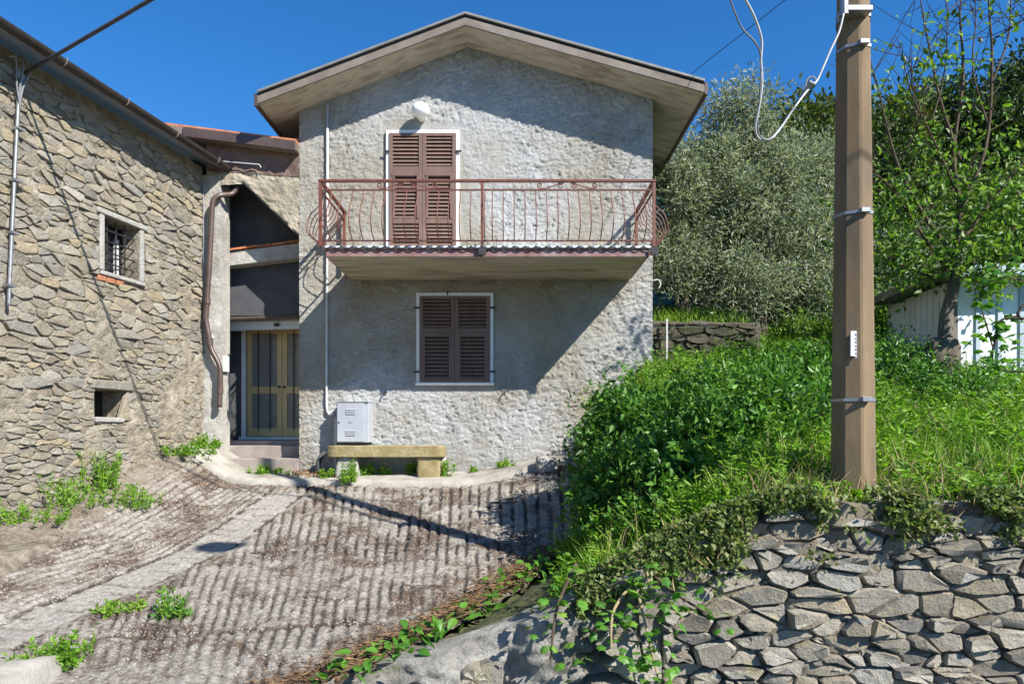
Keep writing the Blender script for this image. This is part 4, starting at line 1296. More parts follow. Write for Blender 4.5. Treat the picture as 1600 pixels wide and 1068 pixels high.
    for cx in (-1.62, .85):
        for sg in (-1, 1):
            MB().tube(spiral(cx + sg * .10, zc, .048, math.pi / 2, 1.3, -sg), .009, 5).build('scroll', 'red_iron', balc)
            s = spiral(cx + sg * .42, zc + .005, .045, -math.pi / 2, 1.3, sg)
            pts = spline([Vector((cx + sg * .05, ry, ztop - .03)), Vector((cx + sg * .22, ry, zc)), Vector((cx + sg * .34, ry, zmid + .02))], 5)[:-1] + s
            MB().tube(pts, .009, 5).build('scroll', 'red_iron', balc)


build_house()


# ------------------------------------------------------------------ things on and by the house
def build_house_things():
    # globe wall lamp
    p = at(657, 173, 11.74)
    t = thing('wall_lamp', 'white oval globe lamp on the wall above the balcony door', 'lamp', (p.x, YF - .03, p.z))
    bm = bmesh.new(); bmesh.ops.create_uvsphere(bm, u_segments=24, v_segments=16, radius=.155)
    for v in bm.verts: v.co = Vector((v.co.x * 1.03, v.co.y * .95, v.co.z * (.93 if v.co.z > 0 else .8))) + p
    me = bpy.data.meshes.new('globe'); bm.to_mesh(me); bm.free(); me.polygons.foreach_set('use_smooth', [True] * len(me.polygons))
    link('globe', me, 'globe', t)
    MB().tube([(p.x, YF + .02, p.z - .02), (p.x, YF - .13, p.z - .02)], .085, 16).build('base', 'white', t)

    # meter cabinet
    t = thing('meter_cabinet', 'pale grey metal meter cabinet on the wall above the stone bench', 'cabinet', (-2.75, YF - .15, 1.35))
    x0, x1, z0, z1, y0 = at(526, 0, 11.6).x, at(576, 0, 11.6).x, at(0, 691, 11.6).z, at(0, 628, 11.6).z, 11.6
    MB().box((x0, y0, z0), (x1, YF + .02, z1)).build('body', 'box', t, bevel=.008)
    door = MB().box((x0 + .012, y0 - .018, z0 + .015), (x1 - .075, y0 - .001, z1 - .012)).build('door', 'box', t, bevel=.005)
    MB().box((x0 - .008, y0 - .03, z1 + .001), (x1 + .008, YF, z1 + .014)).build('lid', 'box', t, bevel=.004)
    cx = (x0 + x1 - .06) / 2
    for zz in (z1 - .13, z1 - .165, z1 - .20, z0 + .20, z0 + .165, z0 + .13):
        MB().prism([(cx - .085, y0 - .019, zz), (cx - .085, y0 - .034, zz - .004), (cx - .085, y0 - .019, zz + .014)], (.17, 0, 0)).build('louvre', 'box', door)
        MB().box((cx - .083, y0 - .026, zz - .011), (cx + .083, y0 - .0185, zz - .0045)).build('louvre_slot', 'box_dark', door)
    for k, (dx, w) in enumerate(((-.04, .022), (-.013, .022), (.014, .022))):   # worn stamped mark
        MB().box((cx + dx, y0 - .021, (z0 + z1) / 2 - .012), (cx + dx + w, y0 - .0185, (z0 + z1) / 2 + .012 - .006 * k)).build('stamped_mark', 'box_dark', door)
    MB().tube([(x0 + .045, y0 - .03, (z0 + z1) / 2), (x0 + .045, y0 - .01, (z0 + z1) / 2)], .014, 8).build('lock', 'iron_dark', door)
    MB().tube([(x0 - .09, YF - .06, z0 + .42), (x0 - .09, YF - .06, .9)], .03, 8).build('feed_pipe', 'pvc', t)

    # stone bench
    t = thing('stone_bench', 'lichened stone slab bench against the house wall', 'bench', (-2.15, 11.5, .85))
    xa, xb = at(511, 0, 11.35).x, at(694, 0, 11.35).x
    zt = at(0, 696, 11.4).z; zb = at(0, 714, 11.35).z
    rough_block('seat', (xa, 11.35, zb), (xb, 11.78, zt), 'bench', t, 12, .014, 6.0, 3, rnd=.04)
    rough_block('support', (at(526, 0, 11.45).x, 11.40, .70), (at(560, 0, 11.45).x, 11.74, zb + .02), 'bench_grey', t, 7, .04, 5, 5, taper=-.25, rnd=.15)
    rough_block('support', (at(652, 0, 11.45).x, 11.40, .70), (at(688, 0, 11.45).x, 11.74, zb + .02), 'bench', t, 7, .035, 6, 8, taper=.1, rnd=.1)
    rough_block('support', (at(690, 0, 11.6).x, 11.55, .70), (at(694, 0, 11.6).x + .03, 11.70, zb + .01), 'bench_grey', t, 3, .01, 5, 9)

    o = rough_block('stone_block', (at(838, 0, 11.15).x, 11.05, .84), (at(872, 0, 11.15).x, 11.45, 1.16), 'bench_grey', None, 4, .05, 4, 12, rnd=.6)
    tag(o, 'loose grey stone at the right end of the concrete strip', 'stone')
    # black pipe stub by the wall
    p = at(497, 738, 11.55)
    o = MB().tube(spline([p, p + Vector((0, 0, .12)), p + Vector((.02, .05, .24)), p + Vector((.05, .2, .34))], 4), .045, 10).build('pipe_stub', 'cable_dark', smooth=True)
    tag(o, 'black pipe stub standing at the wall left of the bench', 'pipe')
    # foreground slab bottom left
    o = rough_block('concrete_slab', (-4.9, 3.6, -.6), (-3.22, 5.05, -.02), 'concrete', None, 14, .09, 2.2, 15, rnd=.5)
    tag(o, 'flat worn concrete slab at the bottom left corner', 'slab')
    o = rough_block('concrete_step', (-7.2, 6.5, -.3), (-5.15, 8.0, .33), 'mossy', None, 18, .10, 2.0, 18, rnd=.45)
    tag(o, 'low weathered concrete step at the foot of the stone wall', 'step')


build_house_things()
_p, _q = at(1462, 698, 7.0), at(1506, 676, 7.35)
tag(MB().tube(spline([_p, (_p + _q) / 2 + Vector((0, 0, .03)), _q], 4), [.012] * 9, 6).build('dry_stick', 'straw'), 'pale dry stick lying on the weeds right of the pole', 'stick')


# ------------------------------------------------------------------ retaining wall
def build_retaining():
    t = thing('retaining_wall', 'dry rubble retaining wall below the concrete pole at the right', 'wall', (2.8, 5.2, -1))
    # path resampled by arc length
    seg = np.hypot(np.diff(WALL[:, 0]), np.diff(WALL[:, 1])); cum = np.concatenate([[0], np.cumsum(seg)])
    def path(s):
        return np.interp(s, cum, WALL[:, 0]), np.interp(s, cum, WALL[:, 1])
    sN = cum[-1]
    s_stone = cum[4] + .95
    S = np.concatenate([np.arange(0, cum[2], .12), np.arange(cum[2], sN, .035)])
    px_, py_ = path(S)
    tx = np.gradient(px_, S); ty = np.gradient(py_, S)
    ks = np.exp(-(np.arange(-14, 15) / 7.0) ** 2); ks /= ks.sum()
    sm = lambda a: np.convolve(np.pad(a, 14, mode='edge'), ks, mode='valid')
    tx, ty = sm(tx), sm(ty); ln = np.hypot(tx, ty); tx /= ln; ty /= ln
    nx, ny = ty, -tx                                      # outward (towards the road)
    top = hill_z(px_, py_ + .12) + .02
    nv = 56
    v = np.linspace(0, 1, nv)
    Zg = -1.05 + v[None] * (top[:, None] + 1.05)
    rockw = ss(s_stone + .25, s_stone - .25, S)[:, None]
    n1 = fbm(S[:, None] * 1.6, Zg * 2.2, 0, 4, 91); n2 = fbm(S[:, None] * 6, Zg * 7, 0, 4, 92)
    step = ss(.42, .56, fbm(S[:, None] * 2.2, Zg * 3.3, 0, 3, 93))
    off = rockw * (.34 * (n1 - .45) + .10 * (n2 - .5) + .12 * (step - .5) + .02) + (1 - rockw) * (-.04 + .17 * (n2 - .5))
    off = off + (1 - v[None]) * .10
    off = off * ss(0, .04, 1.0 - v[None] + .02)
    P = np.stack([px_[:, None] + nx[:, None] * off, py_[:, None] + ny[:, None] * off, Zg], -1)
    cap = np.stack([px_ - nx * .35, py_ - ny * .35, top - .03], -1)[:, None, :]
    me = grid_mesh('wall_core', np.concatenate([P, cap], 1))
    set_attr(me, 'bare', np.repeat(rockw, nv + 1, 1))
    core = link('wall_core', me, 'wall_core', t)

    def to3d(u, vv, w):
        i = np.clip(np.searchsorted(S, u), 1, len(S) - 1)
        f = (u - S[i - 1]) / (S[i] - S[i - 1])
        X = px_[i - 1] + f * (px_[i] - px_[i - 1]); Y = py_[i - 1] + f * (py_[i] - py_[i - 1])
        lean = .10 * (1 - (vv + 1.05) / 2.1)
        o = w - .06 + lean
        return Vector((X + nx[i] * o, Y + ny[i] * o, vv))
    u1 = min(sN - .1, s_stone + 4.2)
    cells = rubble_cells(s_stone, u1, -1.0, 1.08, (.06, .175), (.10, .38), [], 33, wk=.5)
    keep = []
    for c in cells:
        cu = sum(p[0] for p in c) / len(c); cv = sum(p[1] for p in c) / len(c)
        tp = float(np.interp(cu, S, top))
        if cv < tp - .05: keep.append([(p[0], min(p[1], tp + .04)) for p in c])
    lay_stones(keep, to3d, 'stone_grey', core, (.03, .13), (.004, .020), 41)
    chips = MB(); rc = random.Random(71)
    for k in range(420):
        u = rc.uniform(s_stone, u1 - .1); tp = float(np.interp(u, S, top)); vv = rc.uniform(-1.0, tp - .03)
        w, h = rc.uniform(.02, .06), rc.uniform(.012, .035)
        q = [(u + w * math.cos(a) * rc.uniform(.6, 1.1), vv + h * math.sin(a) * rc.uniform(.6, 1.1)) for a in np.linspace(0, 2 * math.pi, 6, endpoint=False)]
        g = stone_geo(q, rc.uniform(.02, .07), .002, to3d, rc)
        if g: chips.add(g[0], g[1])
    tag(chips.build('stone_chips', 'stone_grey', core), kind='stuff')
    # a few boulders set in the mortared left part
    r = random.Random(4)
    for k in range(16):
        u = r.uniform(cum[3] - .1, s_stone + .2); tp = float(np.interp(u, S, top))
        vv = r.uniform(-.95, tp - .25)
        w, h = r.uniform(.14, .34), r.uniform(.09, .2)
        q = [(u + w * math.cos(a) * r.uniform(.7, 1.1), vv + h * math.sin(a) * r.uniform(.7, 1.1)) for a in np.linspace(0, 2 * math.pi, 8, endpoint=False)]
        g = stone_geo(q, r.uniform(.12, .24), .01, to3d, r)
        if g: soften(MB().add(g[0], g[1]).build('stone', 'stone_grey', core, smooth=True))
    return lambda s: path(s), cum, s_stone


wpath, wcum, s_stone = build_retaining()


# ------------------------------------------------------------------ concrete pole, lamp post, cables
def build_pole():
    by = 5.6; bx = (1333 - CX) / F * by
    zb = at(0, 768, by).z - .15
    t = thing('utility_pole', 'tan octagonal concrete utility pole standing above the retaining wall', 'pole', (bx, by, zb))
    n = 8; a0 = math.radians(-94.5)
    def r_at(z): return .184 - .0125 * (z - 1.05)
    V, Fc = [], []
    zs = [zb, 1.6, 3, 4.5, 6, 9.4]
    for z in zs:
        for k in range(n):
            q = a0 + 2 * math.pi * k / n
            V.append((bx + math.cos(q) * r_at(z), by + math.sin(q) * r_at(z), z))
    for i in range(len(zs) - 1):
        for k in range(n): Fc.append((i * n + k, i * n + (k + 1) % n, (i + 1) * n + (k + 1) % n, (i + 1) * n + k))
    Fc.append(tuple(range(len(V) - n, len(V))))
    MB().add(V, Fc).build('shaft', 'pole', t, bevel=.012)
    yf = by - .16
    for py in (624, 329, 65, 13):
        z = at(0, py, yf).z; r = r_at(z) + .006
        h = .012 if py != 13 else .03
        V = []
        for dz in (-h, h):
            for k in range(n):
                q = a0 + 2 * math.pi * k / n
                V.append((bx + math.cos(q) * r, by + math.sin(q) * r, z + dz))
        b = MB().add(V, [(k, (k + 1) % n, n + (k + 1) % n, n + k) for k in range(n)]).build('band', 'zinc', t)
        MB().box((bx - .03, by - r - .03, z - .02), (bx + .05, by - r + .02, z + .022)).build('buckle', 'zinc', b, bevel=.006)
    # number plate
    p, q = at(1329, 517, yf), at(1338, 556, yf)
    yy = by - r_at(2.2) * .93 - .004
    pl = MB().box((p.x, yy - .004, q.z), (q.x, yy + .012, p.z)).build('number_plate', 'white', t)
    for k in range(7):
        z = p.z - .03 - k * .03
        MB().box((p.x + .032, yy - .0065, z - .009), (p.x + .050, yy - .0045, z + .009 - .004 * (k % 2))).build('plate_mark', 'box_dark', pl)
    # conduit at the top
    c = at(1319, 0, by - .22)
    MB().tube([(c.x, c.y, at(0, 24, c.y).z), (c.x, c.y, 7.2)], .032, 10).build('conduit', 'zinc', t)
    MB().box((c.x + .0, c.y - .0, at(0, 16, c.y).z), (bx + .05, by - .1, at(0, 7, c.y).z)).build('conduit_clamp', 'zinc', t, bevel=.006)

    # loose cable loop hanging from the conduit
    d = 5.35
    A = [(1318, 22, d), (1311, 50, d), (1298, 78, d), (1285, 108, d), (1276, 127, d), (1262, 141, d - .05), (1240, 170, d - .1), (1222, 197, d - .1), (1208, 214, d - .15), (1196, 220, d - .2), (1184, 214, d - .25), (1180, 198, d - .3), (1186, 168, d - .35), (1191, 130, d - .4), (1189, 95, d - .45), (1190, 62, d - .5), (1178, 25, d - .6), (1162, -5, d - .7), (1130, -60, d - .9), (1080, -140, d - 1.1)]
    B = [(1276, 127, d), (1270, 120, d), (1262, 124, d), (1257, 138, d), (1246, 160, d), (1228, 186, d), (1216, 205, d - .1), (1200, 218, d - .2), (1187, 212, d - .25), (1184, 190, d - .3), (1188, 140, d - .4), (1189, 92, d - .45), (1181, 68, d - .55), (1160, 45, d - .6), (1148, 20, d - .7), (1138, -8, d - .8), (1120, -60, d - 1.0), (1080, -138, d - 1.1)]
    t = thing('cable_loop', 'loose pale cable loop hanging beside the pole top', 'cable', at(1318, 22, d))
    MB().tube(spline([at(*p) for p in A], 4), .0085, 6).build('cable', 'pvc', t, smooth=True)
    MB().tube(spline([at(*p) for p in B], 4), .0065, 6).build('cable', 'cable', t, smooth=True)
    c = at(1263, 138, d - .03); dv = (at(1258, 146, d) - c).normalized()
    MB().tube([c - dv * .05, c + dv * .05], .026, 8).build('clamp', 'zinc', t)

    # street lamp post standing by the road, right of the frame
    lx = 9.0; ly = on_ramp(345, 852) - 5.8
    t = thing('street_lamp', 'slim steel street lamp by the road whose arm shadow crosses the ramp', 'street lamp', (lx, ly, -1))
    MB().tube([(lx, ly, -1.05), (lx, ly, 2), (lx, ly, 9.7)], [.075, .06, .045], 12).build('post', 'zinc', t, smooth=True)
    tl = 5.8
    gd = on_ramp(345, 852); g = at(345, 852, gd) - Vector((-1.135, 1, -1.27)) * tl; ly = g.y
    MB().tube(spline([(lx, ly, g.z - .1), (lx - .8, ly, g.z + .12), (g.x + .3, g.y, g.z + .08), (g.x, g.y, g.z + .02)], 6), .013, 8).build('arm', 'zinc', t, smooth=True)
    bm = bmesh.new(); bmesh.ops.create_uvsphere(bm, u_segments=16, v_segments=10, radius=1)
    for v in bm.verts: v.co = Vector((v.co.x * .30, v.co.y * .24, v.co.z * (.12 if v.co.z > 0 else .08))) + g
    me = bpy.data.meshes.new('lamp_head'); bm.to_mesh(me); bm.free()
    link('lamp_head', me, 'zinc', t)

    def sag_line(a, b, sag, n=24):
        a, b = Vector(a), Vector(b)
        return [a.lerp(b, k / n) - Vector((0, 0, sag * 4 * (k / n) * (1 - k / n))) for k in range(n + 1)]
    s, z = sw_px(24, 117)
    W = sw(s, z, .12)
    o = MB().tube(sag_line(W, (lx, ly, 9.6), .12), .022, 8).build('overhead_cable', 'cable_dark', smooth=True)
    tag(o, 'thick dark cable running from the stone wall up across the sky', 'cable')
    o = MB().tube(sag_line((3.02, 11.32, 7.58), (lx, ly, 9.65), .06), .006, 5).build('overhead_wire', 'cable_dark')
    tag(o, 'thin wire rising from the right corner of the house roof', 'wire')
    # cable bundle and conduit on the stone wall
    t = thing('wall_conduit', 'grey cable conduit fixed down the stone wall at the left edge', 'conduit', sw(s, 2.8, .1))
    s2, z2 = sw_px(3, 478)
    MB().tube(spline([sw(s, z, .12), sw(s + .04, z - .2, .11), sw(s + .06, z - .5, .10), sw(s2 - .02, 3.6, .10), sw(s2, z2, .10)], 6), .022, 8).build('conduit', 'zinc', t, smooth=True)
    for k in range(3):
        MB().tube(spline([sw(s + .05, z - .45, .11 + .01 * k), sw(s + .03 + .04 * k, z - .2, .14), sw(s + .10 * (k - .6), z + .10, .16), sw(s + .05 + .06 * k, z + .22 - .05 * k, .10)], 5), .010, 6).build('cable', 'cable', t)
    MB().prism([sw(s - .05, z - .08, .0), sw(s + .08, z - .08, .0), sw(s + .08, z + .02, .0), sw(s - .05, z + .02, .0)], WN * .14).build('anchor_bracket', 'zinc', t, bevel=.01)
    for k in range(4):
        zz = z - .7 - k * .65; sc = s + (s2 - s) * (z - zz) / (z - z2)
        MB().prism([sw(sc - .05, zz - .015, .05), sw(sc + .05, zz - .015, .05), sw(sc + .05, zz + .015, .05), sw(sc - .05, zz + .015, .05)], WN * .09).build('pipe_clip', 'zinc', t)


build_pole()


# ------------------------------------------------------------------ shed and garden wall behind
def build_shed():
    t = thing('shed', 'white sheet-metal shed with pale blue eave behind the tree', 'shed', (8.5, 11.5, 2.0))
    A = Vector((6.78, 10.3, 0)); B = Vector((7.12, 12.6, 0)); Cc = Vector((11.5, 9.9, 0))
    zb = 1.9; zf = at(0, 432, 10.3).z; zk = at(0, 470, 12.5).z - .02
    def quad(P, Q, z0p, z1p, z0q, z1q, out, name, mat, th=.03):
        n = out
        return MB().prism([P + Vector((0, 0, z0p)), Q + Vector((0, 0, z0q)), Q + Vector((0, 0, z1q)), P + Vector((0, 0, z1p))], n * th).build(name, mat, t, bevel=.006)
    nf = Vector((-.085, -1, 0)).normalized(); ns = Vector((-1, .15, 0)).normalized()
    n = 15
    for k in range(n):
        p, q = A.lerp(Cc, k / n + .006), A.lerp(Cc, (k + 1) / n - .006)
        quad(p, q, zb, zf, zb, zf, nf, 'panel', 'shed')
        if k: quad(A.lerp(Cc, k / n - .008), A.lerp(Cc, k / n + .008), zb, zf, zb, zf, nf, 'seam', 'shed_blue', .055)
    n = 11
    for k in range(n):
        f0, f1 = k / n + .006, (k + 1) / n - .006
        p, q = A.lerp(B, f0), A.lerp(B, f1)
        quad(p, q, zb, zf + (zk - zf) * f0 - .05, zb, zf + (zk - zf) * f1 - .05, ns, 'panel', 'shed')
    MB().prism([A + nf * .02 + ns * .02 + Vector((-.05, 0, zb)), A + Vector((.12, -.04, zb)), A + Vector((.12, .1, zb)), A + Vector((-.05, .1, zb))], (0, 0, zf - zb - .02)).build('corner_post', 'fascia', t)
    # roof
    ov = .38
    P = [A + Vector((-ov, -.35, zf)), Cc + Vector((.3, -.35, zf + .02)), Cc + Vector((.3, 3.0, zk)), B + Vector((-ov, .25, zk))]
    MB().prism(P, (0, 0, .06)).build('roof', 'flash', t)
    MB().prism([P[0] + Vector((0, -.005, -.08)), P[1] + Vector((0, -.005, -.08)), P[1] + Vector((0, -.005, .09)), P[0] + Vector((0, -.005, .09))], (0, -.03, 0)).build('eave_trim', 'shed_blue', t)
    MB().prism([P[0] + Vector((-.005, 0, -.05)), P[3] + Vector((-.005, 0, -.05)), P[3] + Vector((-.005, 0, .075)), P[0] + Vector((-.005, 0, .075))], (-.03, 0, 0)).build('verge_board', 'fascia', t)
    MB().prism([B + Vector((-.04, .02, zb)), B + Vector((4, .02, zb)), B + Vector((4, .02, zk)), B + Vector((-.04, .02, zk))], (0, .05, 0)).build('back_wall', 'shed', t)

    t = thing('garden_wall', 'low bank wall of shade-darkened stone behind the right corner of the house', 'wall', (4.2, 14.2, 2.6))
    base = rough_block('wall_core', (2.6, 14.0, 2.2), (5.2, 14.35, 3.85), 'mortar_dark', t, 12, .1, 2, 22, rnd=.06)
    cells = rubble_cells(2.65, 5.1, 2.5, 3.8, (.12, .2), (.2, .45), [], 44)
    lay_stones(cells, lambda u, v, w: Vector((u, 14.0 - w + .02, v)), 'stone_dark', base, (.05, .1), (.012, .03), 45)
    t = thing('fence_post', 'thin pale fence post with wire on the bank right of the house', 'fence', at(1042, 556, 13.8))
    p = at(1042, 556, 13.8)
    MB().box((p.x - .018, p.y - .018, p.z - .3), (p.x + .018, p.y + .018, at(0, 498, 13.8).z)).build('post', 'pvc', t)
    for k in range(3):
        z = p.z + .12 + k * .24
        MB().tube([(p.x - .4, p.y, z), (p.x + .9, p.y + .02, z - .01)], .004, 4).build('wire', 'zinc', t)


build_shed()


# ------------------------------------------------------------------ trees
def ell_points(r, n, c, rad, shell=.55):
    d = r.normal(size=(n, 3)); d /= np.linalg.norm(d, axis=1, keepdims=True)
    k = (shell + (1 - shell) * r.random(n)) * r.random(n) ** .12
    return np.array(c) + d * np.array(rad) * k[:, None]


def make_tree(name, label, cat_group, base, ells, nclump, nleaf, L, W, mat, bark, trunk_r, lean=(0, 0), clump_r=.35, seed=0, droop=0.0, limbs=10, up=.3, trunks=1):
    r = np.random.default_rng(seed)
    base = np.array(base, float)
    t = thing(name, label, 'tree', base, cat_group)
    wts = np.array([e[1][0] * e[1][1] * e[1][2] for e in ells]) ** .67; wts /= wts.sum()
    cl = []
    for e, w in zip(ells, wts):
        cl.append(ell_points(r, max(3, int(nclump * w)), e[0], e[1], .35))
    cl = np.concatenate(cl)
    cen = np.mean([e[0] for e in ells], 0)
    # trunk(s)
    mb = MB()
    fork = base + (cen - base) * .45 + np.array([lean[0], lean[1], 0])
    for k in range(trunks):
        off = np.array([(k - (trunks - 1) / 2) * trunk_r * 2.2, 0, 0])
        pts = [base + off * .6 + np.array([0, 0, -.3]), base + off + (fork - base) * .35 + r.normal(size=3) * .06, base + off * 1.6 + (fork - base) * .7 + r.normal(size=3) * .08, fork + off * 2, fork + off * 2 + (cen - fork) * .7]
        mb.tube(spline(pts, 4), list(np.linspace(trunk_r * 1.25, trunk_r * .45, 17)), 9)
    mb.build('trunk', bark, t, smooth=True)
    for k in range(limbs):
        e = cl[r.integers(len(cl))]
        f = r.uniform(.55, 1.0); st = base + (fork - base) * f
        m = (st + e) / 2 + r.normal(size=3) * .15 + np.array([0, 0, .15])
        pts = spline([st, m, e], 5)
        MB().tube(pts, list(np.linspace(trunk_r * .42, trunk_r * .08, len(pts))), 6).build('limb', bark, t, smooth=True)
    # leaves
    idx = np.repeat(np.arange(len(cl)), nleaf)
    sz = r.uniform(.6, 1.3, len(cl))[idx]
    g = r.normal(size=(len(idx), 3)) * clump_r * sz[:, None] * np.array([1, 1, .8])
    P = cl[idx] + g
    D = g + r.normal(size=P.shape) * clump_r * .8 + np.array([0, 0, up * clump_r * 2 - droop * clump_r * 2])
    Lr = L * r.uniform(.6, 1.3, len(P))
    tag(leaves('crown', P, D, Lr, Lr * W / L, mat, t, seed), kind='stuff')
    return t


def eat(px, py, d, rx, rz, ry=None):
    p = at(px, py, d)
    return ((p.x, p.y, p.z), (rx, ry or rx, rz))


make_tree('olive_tree', 'tall grey-green olive tree right behind the house corner', 'olive trees on the bank', (5.4, 15.2, 3.3),
          [eat(1150, 190, 15.2, .95, 1.05), eat(1130, 330, 15, 1.35, 1.4), eat(1215, 330, 15.2, 1.3, 1.5), eat(1150, 440, 14.8, 1.4, .9), eat(1210, 255, 15.2, .95, .9), eat(1120, 250, 15, .7, .8)],
          400, 85, .135, .034, 'olive', 'bark', .2, seed=11, clump_r=.19, droop=.25, limbs=14, trunks=2)
make_tree('olive_tree', 'broad olive tree between the tall olive and the concrete pole', 'olive trees on the bank', (7.0, 15.9, 3.6),
          [eat(1262, 270, 15.8, .95, 1.0), eat(1275, 370, 15.8, 1.1, 1.4), eat(1260, 460, 15.6, 1.2, .9)],
          260, 85, .135, .034, 'olive', 'bark', .16, seed=12, clump_r=.20, droop=.25, limbs=10)
make_tree('olive_tree', 'small olive tree close against the right side of the house', 'olive trees on the bank', (3.9, 14.9, 3.1),
          [eat(1060, 300, 14.6, .75, 1.0), eat(1052, 400, 14.6, .8, 1.0), eat(1080, 250, 15, .5, .5)],
          170, 100, .135, .033, 'olive', 'bark', .11, seed=13, clump_r=.18, droop=.25, limbs=8)
make_tree('olive_tree', 'pale olive tree behind the shed, right of the pole', 'olive trees on the bank', (9.6, 16.8, 4.0),
          [eat(1395, 430, 16.5, 1.0, 1.0), eat(1440, 400, 17, 1.0, .9)],
          140, 100, .14, .034, 'olive', 'bark', .14, seed=14, clump_r=.20, droop=.2, limbs=7)
# woodland on the slope behind
WOOD = [
    ('leafy green tree behind the broad olive left of the pole', 'tree_mid', (10.0, 20.5), [eat(1235, 215, 20, 1.3, 1.0), eat(1270, 270, 20, 1.5, 1.6), eat(1180, 300, 20, 2.0, 1.6)], 180),
    ('dark green tree whose top shows at the left of the pole', 'tree_dark', (11.5, 22.5), [eat(1300, 195, 22, .9, .75), eat(1330, 300, 22, 2.0, 2.2), eat(1295, 240, 22, .7, .7)], 190),
    ('brownish green tree just right of the pole', 'tree_mid', (14.0, 23.0), [eat(1395, 215, 22.5, 1.3, 1.2), eat(1385, 320, 22, 1.6, 1.9)], 190),
    ('large dark tree behind the shed', 'tree_dark', (16.0, 24.0), [eat(1465, 190, 23.5, 1.6, 1.4), eat(1450, 290, 23, 2.2, 2.0), eat(1530, 260, 23, 2.0, 2.2)], 260),
    ('tall dark tree at the right edge of the picture', 'tree_dark', (19.5, 24.0), [eat(1590, 150, 23.5, 1.3, 1.4), eat(1560, 200, 23, 1.2, 1.3), eat(1610, 270, 23, 2.2, 2.2)], 230),
    ('low bushy tree behind the shed roof', 'tree_mid', (14.5, 20.0), [eat(1500, 370, 18, 2.2, 1.2), eat(1590, 360, 18, 2.0, 1.4)], 200),
    ('shaded tree low behind the olives', 'tree_dark', (9.0, 19.0), [eat(1150, 420, 18.5, 2.2, 1.3), eat(1290, 420, 18.5, 2.0, 1.4)], 200),
]
for i, (lab, mt, (bx, by), el, nc) in enumerate(WOOD):
    make_tree('woodland_tree', lab, 'woodland trees behind', (bx, by, float(hill_z(bx, by)) - .2), el, nc, 80, .20, .10, mt, 'bark_dark', .2, seed=30 + i, clump_r=.36, limbs=6)


